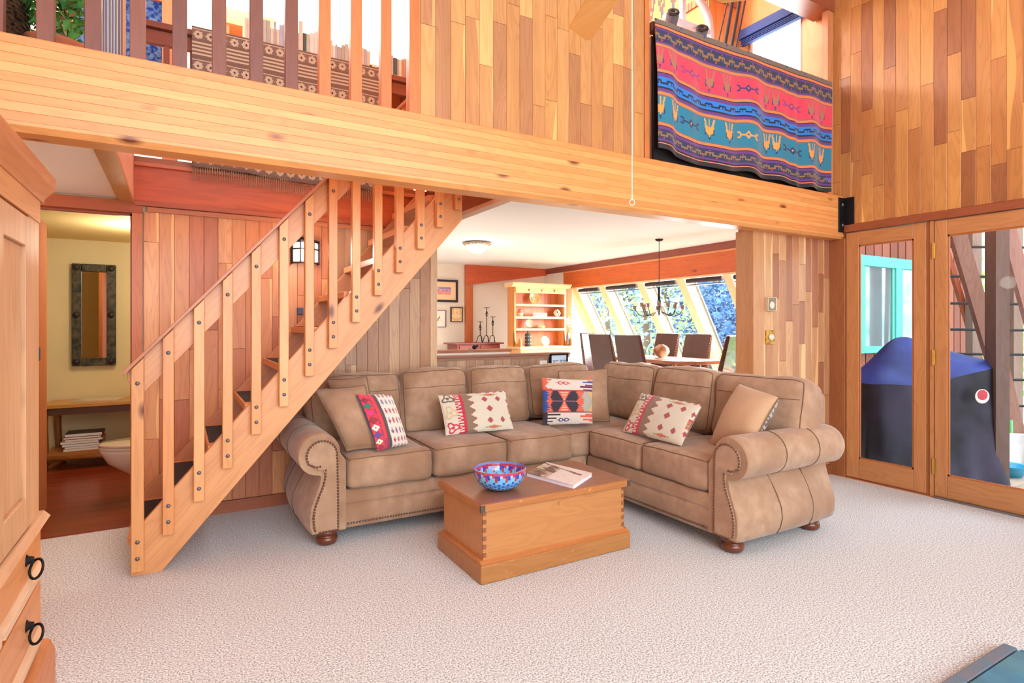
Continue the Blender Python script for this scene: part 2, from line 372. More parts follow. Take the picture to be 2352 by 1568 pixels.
# --- upper plank wall between the loft openings
wu = struct('wall_upper', wood((200, 130, 76), 'z'), 1.12, 2.80, 2.968, 3.08, 2.41, 5.2)
planks(wu, 'Y', 2.95, 1.135, 2.755, 2.416, 4.4, TU, seed=11, seg=.9)
B('opening_trim', wood((212, 130, 74), 'z'), wu, 2.757, 2.80, 2.942, 3.08, 2.416, 5.2, bevel=.003)
B('opening_trim', wood((232, 150, 84), 'z'), wu, 1.10, 1.132, 2.942, 3.08, 2.416, 5.2, bevel=.003)
B('opening_trim', plain('trim_lit_edge', (196, 190, 214), .5), wu, 1.083, 1.0995, 2.95, 3.0, 2.416, 5.2)  # separate bluish-white strip, painted as the lit side face of the trim
tag(MB().box(-3.0, 5.06, -2.6, 2.93, 5.2, 5.3).build('ceiling_upper_unseen', WHITE, None, keep=True), kind='structure')  # unseen roof, added to keep sky light out of the living room
MB().box(-3.0, 5.06, 2.93, 6.7, 5.2, 5.3).build('ceiling_loft_unseen', WHITE, None, keep=True, kind='structure')  # unseen loft roof, added to block the sun
MB().box(-3.0, 5.06, -2.7, -2.6, 0, .5).box(-3.0, 5.06, -2.7, -2.6, 4.1, 5.2).box(-3.0, -1.7, -2.7, -2.6, .5, 4.1).box(3.7, 5.06, -2.7, -2.6, .5, 4.1).build('wall_front_unseen', WHITE, None, kind='structure', keep=True)  # unseen wall with opening, added to limit light from behind the camera
# --- header beam over the loft opening
hd = struct('trim_5', wood((156, 84, 56), 'x'), 2.80, 4.955, 2.93, 3.12, 4.04, 4.9)
# --- thermostat wall (right of the dining opening)
wt = struct('wall_thermostat', wood((190, 126, 82), 'z'), 3.935, 5.0, 2.988, 3.12, 0, 2.35)
planks(wt, 'Y', 2.97, 3.985, 4.955, .085, 2.06, TT, seed=23, seg=.8)
B('corner_trim', wood((206, 148, 100), 'z'), wt, 3.915, 3.983, 2.962, 3.13, 0, 2.06, bevel=.003)
B('baseboard', wood((150, 88, 56), 'x'), wt, 3.985, 4.95, 2.955, 2.975, 0, .083, bevel=.002)
# --- wall piece right of the loft opening
wr2 = struct('wall_loft_jamb', wood((206, 138, 92), 'z'), 4.87, 4.955, 2.94, 2.99, 2.415, 4.05)

# --- right wall with glazed doors
wr = MB().box(4.978, 5.06, 1.22, 2.97, 2.10, 5.2).box(4.978, 5.06, -2.6, 1.22, 0, 5.2).box(4.978, 5.06, 2.835, 2.99, 0, 2.1).build('wall_right', wood((190, 118, 70), 'z'), None, kind='structure', keep=True)
planks(wr, 'X', 4.96, 1.46, 2.97, 2.165, 4.4, TR, seed=31, seg=1.0)
planks(wr, 'X', 4.96, -2.6, 1.20, 0, 4.4, TR, seed=32, stuff=True, wd=.1)
planks(wr, 'X', 4.96, 1.21, 1.46, 2.165, 4.4, TR, seed=33, stuff=True)
B('rail_trim', wood((156, 84, 52), 'y'), wr, 4.942, 4.978, 1.2, 2.97, 2.10, 2.162, bevel=.003)
B('corner_post', wood((160, 98, 60), 'z'), wr, 4.945, 4.978, 2.838, 2.97, 0, 2.05, bevel=.003)
DW = (198, 136, 84)
def glazed(name, ya, yb, yg0, yg1, kind='structure'):
    d = tag(root(name, (4.985, (ya+yb)/2, 0)), kind=kind)
    B('stile', wood(DW, 'z'), d, 4.963, 5.005, ya, yg0, .012, 2.095, bevel=.004); B('stile', wood(DW, 'z'), d, 4.963, 5.005, yg1, yb, .012, 2.095, bevel=.004)
    B('bottom_rail', wood(DW, 'y'), d, 4.963, 5.005, yg0, yg1, .012, .178, bevel=.004); B('top_rail', wood(DW, 'y'), d, 4.963, 5.005, yg0, yg1, 1.98, 2.095, bevel=.004)
    g = B('pane', GLASS, d, 4.982, 4.988, yg0, yg1, .178, 1.98)
    mb = MB()
    for a, b, c2, d2 in ((yg0, yg0+.012, .178, 1.98), (yg1-.012, yg1, .178, 1.98), (yg0, yg1, .178, .19), (yg0, yg1, 1.968, 1.98)): mb.box(4.97, 4.982, a, b, c2, d2)
    mb.build('glazing_bead', wood((186, 112, 60), 'z'), d)
    return d
glazed('window_1', 2.222, 2.834, 2.312, 2.731)
d2 = glazed('door_2', 1.24, 2.168, 1.335, 2.083)
B('jamb', wood(DW, 'z'), d2, 4.955, 5.005, 2.172, 2.195, 0, 2.098, bevel=.002); B('jamb', wood((180, 108, 58), 'z'), d2, 4.967, 5.005, 2.197, 2.219, 0, 2.098)
for z in (1.87, 1.06, .235): MB().tube([(4.952, 2.172, z-.06), (4.952, 2.172, z+.06)], .009, 8).box(4.958, 4.964, 2.155, 2.172, z-.055, z+.055).build('hinge', BRASS, d2)
B('floor_track', CHROME, d2, 4.93, 4.965, 1.24, 2.168, .001, .012)

# --- left wall (out of frame), only where the room would carry it
wl = struct('wall_left', wood((200, 124, 78), 'z'), -3.0, -2.9, -2.6, 9.1, 0, 5.2)

# --- half walls
FZ = .15
fd = MB().box(1.85, 3.2, 4.57, 9.1, -.1, FZ).box(3.2, 6.7, 4.46, 9.1, -.1, FZ).box(3.93, 4.95, 3.12, 4.46, -.1, FZ).box(4.95, 6.7, 3.53, 4.46, -.1, FZ).box(3.2, 3.93, 4.2, 4.46, -.1, .075)
fd.build('floor_dining', noisy('dining_carpet', (196, 186, 176), (226, 218, 210), 120, .95, .3, .006), None, kind='structure', keep=True)
pw = struct('wall_half', wood((178, 146, 118), 'z'), 1.862, 3.20, 4.478, 4.56, 0, 1.012)
planks(pw, 'Y', 4.46, 1.864, 3.20, 0, 1.008, TP, seed=41, seg=3, sap=0)
B('cap', wood((150, 104, 86), 'x'), pw, 1.862, 3.215, 4.44, 4.58, 1.026, 1.048, bevel=.003)
B('cap_trim', wood((168, 122, 98), 'x'), pw, 1.862, 3.21, 4.45, 4.47, 1.004, 1.026)
pw2 = struct('wall_half_far', WHITE, 1.85, 3.04, 5.3, 5.4, FZ, 1.028)
B('cap', wood((166, 104, 76), 'x'), pw2, 1.85, 3.06, 5.28, 5.42, 1.028, 1.056, bevel=.003)

# --- dining room walls
struct('wall_dining_far', CREAM, 1.8, 6.1, 9.02, 9.1, FZ, 2.353)
struct('wall_dining_left', WHITE, 1.8, 1.85, 4.59, 9.02, FZ, 2.353)
wdr = MB().box(5.93, 6.0, 8.38, 9.02, FZ, 2.353).box(5.93, 6.0, 3.56, 8.38, 2.235, 2.353)
# lower sill wall of slanted glazing
wdr.box(6.62, 6.7, 3.56, 8.38, FZ, .5)
wdr.build('wall_dining_window', WHITE, None, kind='structure', keep=True)
B('trim_6', wood((150, 74, 58), 'y'), None, 5.90, 5.93, 3.56, 9.0, 2.255, 2.352, keep=True, kind='structure')
B('trim_7', wood((240, 170, 110), 'y'), None, 5.905, 5.935, 3.56, 8.38, 2.232, 2.255, keep=True, kind='structure')
B('trim_8', wood((216, 108, 50), 'y', knots=.3), None, 5.915, 5.96, 3.56, 8.38, 1.962, 2.232, keep=True, kind='structure')
B('trim_9', wood((250, 214, 170), 'y'), None, 5.905, 5.97, 3.56, 8.38, 1.94, 1.962, keep=True, kind='structure')
# tapered red beam on the far wall and its post
p1, p2, p3, p4 = at(1068, 613, Y=9.0), at(1249, 618, Y=9.0), at(1249, 633, Y=9.0), at(1068, 655, Y=9.0)
MB().prism([(p1.x, 2.353), (5.93, 2.353), (5.93, p3.z), (p4.x, p4.z)], 1, 8.93, 9.02).build('trim_10', wood((210, 96, 56), 'x'), None, keep=True, kind='structure')
B('trim_11', wood((214, 118, 66), 'z'), None, at(1068, 700, Y=9.0).x, at(1083, 700, Y=9.0).x, 8.94, 9.02, FZ, p4.z, keep=True, kind='structure')

# --- slanted glazing of the dining room : rafters, panes, shades
sl = .58   # run per metre of fall
gl_ = tag(root('window_2', (6.2, 5.7, .5)), kind='structure')
pxs = [1313.7, 1374, 1461.6, 1552.4, 1659.6]; wdts = [11, 13, 15, 17.5, 18.5]
ys = []
for px, wd_ in zip(pxs, wdts):
    y1 = at(px, 650, X=5.93).y; y0 = at(px+wd_, 650, X=5.93).y; ys.append((y0, y1))
ys.append((3.60, 3.72)); ys = [(max(a, 3.56), min(b, 8.38)) for a, b in ys]; YE1 = ys[0][1]
MB().box(5.93, 6.0, YE1, 8.38, FZ, 2.0).build('wall_dining_pier', CREAM, None, kind='structure', keep=True)
zt, zb = 1.945, .42
for y0, y1 in ys:
    x_t, x_b = 5.93, 5.93+(zt-zb)*sl
    mb = MB(); f = [(x_t, zt), (x_b, zb), (x_b+.17, zb), (x_t+.17, zt)]
    mb.prism(f, 1, y0, y1); mb.build('rafter', wood((250, 196, 148), 'z', contrast=.5), gl_)
    MB().prism([(x_t+.172, zt), (x_b+.172, zb), (x_b+.19, zb), (x_t+.19, zt)], 1, y0-.035, y0).build('pane_frame', plain('grey_frame', (120, 136, 146), .4), gl_)
for (a0, a1), (b0, b1) in zip(ys[1:], ys[:-1]):
    y0, y1 = a1, b0
    MB().prism([(5.93+.13, zt), (5.93+.13+(zt-zb)*sl, zb), (5.936+.13+(zt-zb)*sl, zb), (5.936+.13, zt)], 1, y0+.001, y1-.001).build('pane', GLASS, gl_)
    s = MB().tube([(5.965, y0+.03, 1.905), (5.965, y1-.03, 1.905)], .032, 10).build('shade_roll', plain('dark_shade', (58, 46, 50), .8), gl_)
    B('pane_head', plain('grey_frame', (120, 136, 146), .4), gl_, 6.0, 6.06, y0, y1, 1.845, 1.862)
MB().prism([(6.80, .34), (6.96, .34), (6.96, .5), (6.80, .5)], 1, 3.56, 8.38).build('sill', wood((240, 200, 160), 'y'), gl_)
MB().prism([(5.94, 1.94), (6.82, .42), (6.82, FZ), (5.94, FZ)], 1, YE1+.005, YE1+.04).build('wall_window_end', CREAM, None, keep=True, kind='structure')

# --- bathroom
struct('floor_bathroom', wood((140, 56, 32), 'x', rough=.25, coat=.4, contrast=1.4), -1.9, .4, 4.46, 6.98, -.1, .002)
fb_ = bpy.data.objects['floor_bathroom']
for i in range(16):
    y0 = 4.47+i*.155
    B('floorboard', wood((150, 58, 34), 'x', rough=.25, coat=.4, contrast=1.4, width=.15), fb_, -1.9, .4, y0, y0+.152, .002, .006)
struct('wall_bathroom_far', YELLOW, -1.9, .4, 6.9, 6.98, 0, 2.2); struct('wall_bathroom_left', YELLOW, -1.98, -1.9, 4.58, 6.98, 0, 2.2)
struct('wall_bathroom_right', YELLOW, .35, .43, 4.58, 6.98, 0, 2.2)
struct('ceiling_bathroom', plain('yellow_ceiling', (240, 214, 150), .8, var=.01), -1.98, .43, 4.58, 6.98, 2.13, 2.2)

# --- loft walls
struct('wall_loft_far', WHITE, -2.9, 2.6, 6.6, 6.7, 2.405, 5.6)
struct('floor_loft', wood((170, 110, 76), 'x'), -2.9, -.27, 2.99, 4.46, 2.40, 2.41)
struct('wall_loft_right', WHITE, 2.6, 2.68, 4.8, 6.7, 2.405, 5.2)
OW = (240, 168, 104)
wlr = MB().box(2.7, 4.50, 5.0, 5.06, 2.405, 5.0).box(4.52, 5.02, 3.95, 4.0, 2.405, 5.0).box(4.52, 4.57, 4.0, 4.36, 2.405, 5.2).box(4.52, 4.57, 4.62, 5.0, 2.405, 5.2).box(4.52, 4.57, 4.36, 4.62, 2.405, 3.4).box(4.52, 4.57, 4.36, 4.62, 4.22, 5.2)
wlr.box(4.97, 5.03, 3.84, 3.95, 2.405, 5.2).box(4.97, 5.03, 2.99, 3.24, 2.405, 5.2).box(4.97, 5.03, 3.24, 3.84, 2.405, 3.0).box(4.97, 5.03, 3.24, 3.84, 4.25, 5.2)
wlr.build('wall_loft_window', wood(OW, 'z', contrast=.5), None, kind='structure', keep=True)
for i in range(4): B('plank', wood(OW, 'z', contrast=.5), bpy.data.objects['wall_loft_window'], 4.53+i*.11, 4.636+i*.11, 3.938, 3.95, 2.405, 4.9)

# ================================================================== STAIRCASE
st = root('staircase', (.7, 3.9, 0), 'open wooden staircase with slanted handrail and square balusters rising behind the sofa', 'staircase')
def zt_(x): return .245+1.1455*(x+.187)
def zb_(x): return 1.155*(x+.079)
def slab(name, y0, y1, mat, topx=1.672):
    MB().prism([(-.216, 0), (-.079, 0), (topx, zb_(topx)), (topx, zt_(topx)), (-.216, zt_(-.216))], 1, y0, y1).build(name, mat, st, bevel=.003)
SM = wood(STAIR, 'z', knots=.1, contrast=.7)
def wood_slope(rgb, ang, **k):
    return wood(rgb, 'x', **k)
# stringers are modelled flat along local x and turned to the pitch so that the grain follows them
def pitched(name, x0, z0, x1, z1, poly_fn, y0, y1, rgb, parent, **k):
    a = math.atan2(z1-z0, x1-x0)
    poly = poly_fn; ca, sa = math.cos(a), math.sin(a)
    loc = [((x-x0)*ca+(z-z0)*sa, -(x-x0)*sa+(z-z0)*ca) for x, z in poly]
    o = MB().prism(loc, 1, 0, y1-y0).build(name, wood(rgb, 'x', **k), None, bevel=.003, keep=True)
    o.parent = parent; o.location = Vector((x0, y0, z0))-parent.location; o.rotation_euler = (0, -a, 0); return o
sp = [(-.216, 0), (-.079, 0), (1.672, zb_(1.672)), (1.672, zt_(1.672)), (-.216, zt_(-.216))]
pitched('stringer', -.1, 0, 1.67, 2.03, sp, 3.56, 3.60, (222, 158, 102), st, knots=.3, contrast=.8)
pitched('stringer', -.1, 0, 1.67, 2.03, [(x, z) for x, z in sp], 4.36, 4.40, (206, 140, 96), st, knots=.12, contrast=.8)
for n in range(1, 11):
    x0 = -.42+.186*n; z = .194+.22*(n-1)
    t = B('tread', wood((216, 142, 90), 'y', contrast=.8), st, x0, x0+.25, 3.60, 4.36, z-.042, z, bevel=.004)
    mm = B('grip_mat', plain('black_grip', (44, 40, 44), .95, bump=.5, scale=400), t, x0+.012, x0+.2, 3.70, 4.30, z, z+.003)
    mm.location = Vector(((x0+.012+x0+.2)/2, 4.0, z))-st.location-t.location
def zr(x): return 1.075+1.118*(x+.229)
rb = [(-.229, zr(-.229)-.012), (1.62, zr(1.62)-.012), (1.62, zr(1.62)-.205), (-.165, zr(-.165)-.205), (-.229, zr(-.229)-.06)]
pitched('rail_board', -.229, 1.0, 1.62, 3.07, rb, 3.56, 3.60, (224, 158, 106), st, contrast=.7)
cp = [(-.245, zr(-.245)-.014), (1.62, zr(1.62)-.014), (1.62, zr(1.62)+.012), (-.245, zr(-.245)+.012)]
pitched('handrail', -.229, 1.0, 1.62, 3.07, cp, 3.495, 3.625, (196, 128, 92), st, contrast=.6)
bol = None
for i, x in enumerate([-.212, -.074, .068, .206, .351, .498, .639, .775, .914, 1.051, 1.191, 1.333, 1.468, 1.6]):
    wdt = .052 if i else .056; zb0 = max(.018, zb_(x+wdt)-.002+.03) if i else .03
    zb0 = [.034, .2, .355, .515, .688, .835, 1.003, 1.165, 1.321, 1.489, 1.638, 1.798, 1.95, 2.08][i]
    q = MB().prism([(x, zb0), (x+wdt, zb0), (x+wdt, zr(x+wdt)-.016), (x, zr(x)-.016)], 1, 3.515, 3.558)
    b = q.build('baluster', wood([(228, 162, 100), (222, 152, 92), (232, 168, 108)][i % 3], 'z', knots=.08, contrast=.7, width=.05), st, bevel=.005)
    for z in (zb0+.07, zb0+.155, zr(x)-.09):
        if bol is None:
            m0 = MB().lathe([(.0001, .006), (.008, .0055), (.0105, .002), (.0105, 0)], (0, 0, 0), 10, axis=(0, -1, 0))
            bol = m0.build('bolt', BOLT, b, smooth=True, keep=True)
            o = bol
        else:
            o = bol.copy(); COL.objects.link(o); o.parent = b
        o.location = Vector((x+wdt/2, 3.515, z))-st.location-b.location

# ================================================================== SOFA
so = root('sectional_sofa', (2.2, 3.9, 0), 'large L-shaped tan suede sectional sofa with rolled nailhead arms and bun feet', 'sofa')
def pad(name, mat, parent, c, half, R=None, r=.05, bulge=(0, 0, 0), wr=.004, n=10, pipes=(), seed=0, seam=None, pmat=None, **k):
    hx, hy, hz = half; R = R or Matrix.Identity(3); c = Vector(c)
    def f(x, y, z, grow=0):
        q = [x*hx, y*hy, z*hz]; h = (hx, hy, hz)
        inner = [max(-(h[i]-r), min(h[i]-r, q[i])) for i in range(3)]
        d = Vector([q[i]-inner[i] for i in range(3)])
        if d.length > 1e-9: d = d.normalized()*r
        p = Vector(inner)+d
        fx, fy, fz = p.x/hx, p.y/hy, p.z/hz
        p.x += bulge[0]*(1-fy*fy)*(1-fz*fz)*fx; p.y += bulge[1]*(1-fx*fx)*(1-fz*fz)*fy; p.z += bulge[2]*(1-fx*fx)*(1-fy*fy)*fz
        s = noise.noise(Vector((p.x*6+seed*3.1, p.y*6+seed, p.z*6)))*wr*2.2+noise.noise(Vector((p.x*16+seed*3.1, p.y*16+seed, p.z*16)))*wr
        nn = Vector((fx, fy, fz)); nn = nn.normalized() if nn.length > .01 else nn
        p += nn*(s+grow)
        return c+R @ p
    mb = MB(); g = [i*2/n-1 for i in range(n+1)]
    # denser rows near the corners
    g = [math.copysign(abs(t)**.72, t) if t else 0 for t in g]
    for axn in range(3):
        for sg in (-1, 1):
            vs = []; fs = []
            for a in g:
                for b in g:
                    q = [0, 0, 0]; q[axn] = sg; o = [i for i in range(3) if i != axn]; q[o[0]] = a; q[o[1]] = b
                    vs.append(f(*q))
            m = n+1
            for i in range(n):
                for j in range(n): fs.append((i*m+j, (i+1)*m+j, (i+1)*m+j+1, i*m+j+1))
            mb.add(vs, fs)
    o = mb.build(name, mat, parent, smooth=True, **k)
    bm = bmesh.new(); bm.from_mesh(o.data); bmesh.ops.remove_doubles(bm, verts=bm.verts, dist=.0008); bmesh.ops.recalc_face_normals(bm, faces=bm.faces); bm.to_mesh(o.data); bm.free()
    o.data.polygons.foreach_set('use_smooth', [True]*len(o.data.polygons))
    if seam is not None:
        sm = MB().tube([f(-1+2*t/30, -1, seam, grow=.0008) for t in range(1, 30)], .0022, 5).build('seam', SUEDE_D, o, smooth=True)
    if pipes:
        q = MB()
        for ax, sg in pipes:
            loop = []; oo = [i for i in range(3) if i != ax]; m = 14
            for e in range(4):
                for t in range(m):
                    u = -1+2*t/m; ab = [(u, -1), (1, u), (-u, 1), (-1, -u)][e]
                    v = [0, 0, 0]; v[ax] = sg; v[oo[0]] = ab[0]; v[oo[1]] = ab[1]; loop.append(f(*v, grow=.001))
            q.tube(loop, .0034, 6, closed=True)
        pp = q.build('piping', pmat or SUEDE_D, o if parent else None, smooth=True)
        if parent: pp.location = pp.location
        if not parent: pp.parent = o; pp.location = pp.location-o.location
    return o
def Rx(a): return Matrix.Rotation(a, 3, 'X')
def Rz(a): return Matrix.Rotation(a, 3, 'Z')
# frame
fr = MB().box(.86, 3.60, 3.52, 4.38, .10, .31).box(2.73, 3.60, 2.33, 3.52, .10, .31)
fr.build('base', SUEDE, so)
def rail(pts, dirv, length, name):   # bowed front rail swept along dirv; pts = (outward, z)
    pass
prof = [(0, .085), (-.012, .10), (-.02, .15), (-.022, .20), (-.014, .225), (-.012, .228), (-.02, .24), (-.018, .29), (-.004, .315), (.05, .318), (.05, .085)]
MB().prism([(3.49+u, z) for u, z in prof], 0, .86, 2.66).build('front_rail', SUEDE, so, smooth=False, bevel=.006)
MB().prism([(2.70+u, z) for u, z in prof], 1, 2.33, 3.49).build('front_rail', SUEDE, so, smooth=False, bevel=.006)
bk = MB().box(.74, 3.62, 4.30, 4.42, .10, .86).build('back_frame', SUEDE, so, bevel=.035, seg=4)
MB().box(3.50, 3.64, 2.20, 4.40, .10, .865).build('back_frame', SUEDE, so, bevel=.035, seg=4)
# arms
cx_, cz_, rr_ = .155, .555, .122
aprof = [(0, .09), (0, .30), (0, .5)]+[(cx_+rr_*math.cos(math.radians(a)), cz_+rr_*math.sin(math.radians(a))) for a in range(180, -96, -15)]
aprof += [(.142, .425), (.150, .38), (.172, .32), (.198, .25), (.21, .19), (.208, .13), (.196, .09)]
def arm(name, M, L, flare=.05):
    q = MB(); m = len(aprof); T = [0, .012, .05, .2, .4, .6, .8, .93, .985, 1]
    vs = []
    for k, t in enumerate(T):
        ins = {0: .012, 1: .003}.get(k, 0) if k < 2 else {8: .006, 9: .03}.get(k, 0)
        for u, z in aprof:
            sc_ = 1-ins*3
            uu = cx_*.7+(u-cx_*.7)*sc_; zz = .36+(z-.36)*sc_
            if z < .42 and u > .1: uu += flare*math.sin(PI*min(1, t*1.1))*math.sin(PI*(z-.05)/.42)
            nz = noise.noise(Vector((u*8, z*8, t*5+len(name))))*.006
            vs.append(M(uu+nz, zz+nz, t*L))
    fs = []
    for k in range(len(T)-1):
        for i in range(m): fs.append((k*m+i, k*m+(i+1) % m, (k+1)*m+(i+1) % m, (k+1)*m+i))
    fs += [tuple(range(m)), tuple(range((len(T)-1)*m, len(T)*m))[::-1]]
    o = q.add(vs, fs).build('arm', SUEDE, so, bevel=0); o.data.polygons.foreach_set('use_smooth', [len(p.vertices) == 4 for p in o.data.polygons])
    # welt lines around the arm
    for t in (.36, .7):
        q = MB(); q.tube([M(u*1.0+ (flare*math.sin(PI*min(1, t*1.1))*math.sin(PI*(z-.05)/.42) if (z < .42 and u > .1) else 0)+(.002 if u > .15 else 0), z+(.002 if z > .5 else 0), t*L) for u, z in aprof[2:]], .0028, 5)
        q.build('welt', SUEDE_D, o, smooth=True)
    # face panel and nail rows
    c2 = (.143, .548)
    inner = [(.052, .105), (.052, .3), (.056, .5)]+[(c2[0]+.085*math.cos(math.radians(a)), c2[1]+.085*math.sin(math.radians(a))) for a in range(170, -50, -20)]
    curl = [(.185, .488), (.16, .482), (.14, .494)]
    outer = [(.122, .46), (.124, .42), (.135, .37), (.16, .31), (.182, .25), (.19, .19), (.186, .14), (.178, .105)]
    pan = [(u, z) for u, z in inner]+[(.2, .50), (.165, .466), (.135, .462)]+outer[1:]
    vs = [M(u, z, -.012) for u, z in pan]+[M(u, z, .02) for u, z in pan]; n = len(pan)
    p = MB().add(vs, [tuple(range(n)), tuple(range(n, 2*n))[::-1]]+[(i, n+i, n+(i+1) % n, (i+1) % n) for i in range(n)]).build('arm_panel', SUEDE, so, bevel=.004)
    def walk(path, step):
        out = []; acc = 0
        for a, b in zip(path[:-1], path[1:]):
            a, b = Vector(a), Vector(b); d = (b-a).length; t = step-acc if out else 0
            while t < d: out.append(a+(b-a)*t/d); t += step
            acc = d-(t-step)
        return out
    nodes = walk(inner+curl, .0175)+walk(outer, .0175)+walk([(.066, .105), (.17, .105)], .0175)
    q = MB()
    nd = (M(0, 0, -1)-M(0, 0, 0)).normalized()
    for v in nodes: q.lathe([(.0001, .0055), (.0045, .004), (.0072, 0)], M(v.x, v.y, -.012), 7, axis=nd)
    q.build('nailheads', NAILM, p, smooth=True, kind='stuff')
arm('left_arm', lambda u, z, t: Vector((.86-u, 3.44+t, z)), .95)
arm('right_arm_', lambda u, z, t: Vector((2.68+t, 2.335-u, z)), .93, flare=.045)
q = MB()
for i in range(102): q.lathe([(.0001, .005), (.0045, .004), (.007, 0)], (.88+i*.0175, 3.473, .115), 6, axis=(0, -1, 0))
for i in range(64): q.lathe([(.0001, .005), (.0045, .004), (.007, 0)], (2.683, 2.35+i*.0175, .115), 6, axis=(-1, 0, 0))
q.build('nailheads', NAILM, so, smooth=True, kind='stuff')
footp = [(.03, 0), (.052, .006), (.062, .02), (.064, .035), (.058, .05), (.048, .056), (.058, .062), (.066, .072), (.066, .088), (.05, .092)]
for x, y in ((.765, 3.53), (.765, 4.28), (2.77, 2.235), (3.50, 2.235), (3.5, 4.28), (2.0, 3.62)): MB().lathe(footp, (x, y, 0), 20).build('foot', FOOTM, so, smooth=True)
# seat cushions
seat = dict(half=(.274, .33, .098), r=.04, bulge=(.004, .012, .022), pipes=((2, 1), (2, -1)), n=14)
for i, x in enumerate((.862+.277, 1.417+.277, 1.972+.277)): pad('seat_cushion', SUEDE, so, (x+.002, 3.77, .415), seed=i, **seat)
for i, y in enumerate((2.34+.285, 2.915+.285)): pad('seat_cushion', SUEDE, so, (3.02, y, .415), (.284, .34, .098), R=Rz(PI/2), r=.04, bulge=(.004, .012, .022), pipes=((2, 1), (2, -1)), n=14, seed=5+i)
pad('corner_seat_cushion', SUEDE, so, (2.93, 3.82, .405), (.40, .325, .098), r=.045, bulge=(.004, .004, .018), pipes=((2, 1), (2, -1)), n=14, seed=9)
# back cushions
bkp = dict(seam=.42, r=.075, bulge=(.012, .045, .012), pipes=((1, -1),), n=14, wr=.008)
for i, (x, hw) in enumerate(((1.09, .325), (1.69, .272), (2.245, .272))):
    pad('back_cushion', SUEDE, so, (x, 4.15, .715+.006*i), (hw, .115, .235), R=Rx(-.17), seed=20+i, **bkp)
pad('back_cushion', SUEDE, so, (2.86, 4.17, .735), (.33, .115, .225), R=Rx(-.16), seed=25, **bkp)
for i, (y, hw, zz) in enumerate(((3.78, .34, .73), (3.14, .295, .735), (2.49, .345, .725))):
    pad('back_cushion', SUEDE, so, (3.40, y, zz), (hw, .115, .235), R=Rz(-PI/2) @ Rx(-.17), seed=30+i, **bkp)

# ---- throw pillows : four corners in the room (TL, TR, BR, BL)
def pillow(name, cs, thick, matf, label, cat='pillow', group=None, colf=None, back=(206, 190, 170), n=(46, 40), pinch=.05, edge=None, seed=0):
    TL, TR_, BR, BL = cs; nrm = (TR_-TL).cross(BL-TL).normalized()
    cen = (TL+TR_+BR+BL)/4
    if nrm.dot(Vector((0, 0, 1.3))-cen) < 0: nrm = -nrm
    nu, nv = n; vs = []; fs = []; cols = []
    def P(u, v, s):
        uu = u*(1-pinch*(1-v*v)**1.0*abs(u)**3); vv = v*(1-pinch*(1-u*u)*abs(v)**3)
        a, b = (uu+1)/2, (vv+1)/2
        p = (TL*(1-a)+TR_*a)*b+(BL*(1-a)+BR*a)*(1-b)
        t = thick*(((1-u*u)*(1-v*v))**.42)
        t += noise.noise(p*9+Vector((seed, 0, 0)))*.007*((1-u*u)*(1-v*v))**.5
        return p+nrm*t*s
    for s in (1, -1):
        base = len(vs)
        for j in range(nv+1):
            for i in range(nu+1):
                u = math.sin((i/nu-.5)*PI)*.35+(2*i/nu-1)*.65; v = math.sin((j/nv-.5)*PI)*.35+(2*j/nv-1)*.65
                vs.append(P(u, v, s))
        for j in range(nv):
            for i in range(nu):
                a = base+j*(nu+1)+i; fs.append((a, a+1, a+nu+2, a+nu+1) if s > 0 else (a, a+nu+1, a+nu+2, a+1))
                if colf: cols.append(colf((i+.5)/nu, 1-(j+.5)/nv) if s > 0 else (back((i+.5)/nu, 1-(j+.5)/nv) if callable(back) else back))
    o = MB().add(vs, fs, cols if colf else None).build(name, matf, None, smooth=True, label=label, cat=cat, group=group)
    bm = bmesh.new(); bm.from_mesh(o.data); bmesh.ops.remove_doubles(bm, verts=bm.verts, dist=.0006); bm.to_mesh(o.data); bm.free()
    o.data.polygons.foreach_set('use_smooth', [True]*len(o.data.polygons))
    if edge:
        loop = []
        for e in range(4):
            for t in range(16):
                w_ = -1+2*t/16; a, b = [(w_, -1), (1, w_), (-w_, 1), (-1, -w_)][e]; loop.append(P(a, b, 0))
        e_ = MB().tube(loop, .0045, 6, closed=True).build('piping', edge, o, smooth=True)
    return o
def zd(px, py, Z): return (1.3-Z)*1320/(py-748)
def corners(TL, TR_, BR, BL, lean=.12, Z=.525, dl=None):
    dB, dR = zd(*BL, Z), zd(*BR, Z)
    if dl: dB, dR = dl
    return (depth(*TL, dB+lean), depth(*TR_, dR+lean), depth(*BR, dR), depth(*BL, dB))
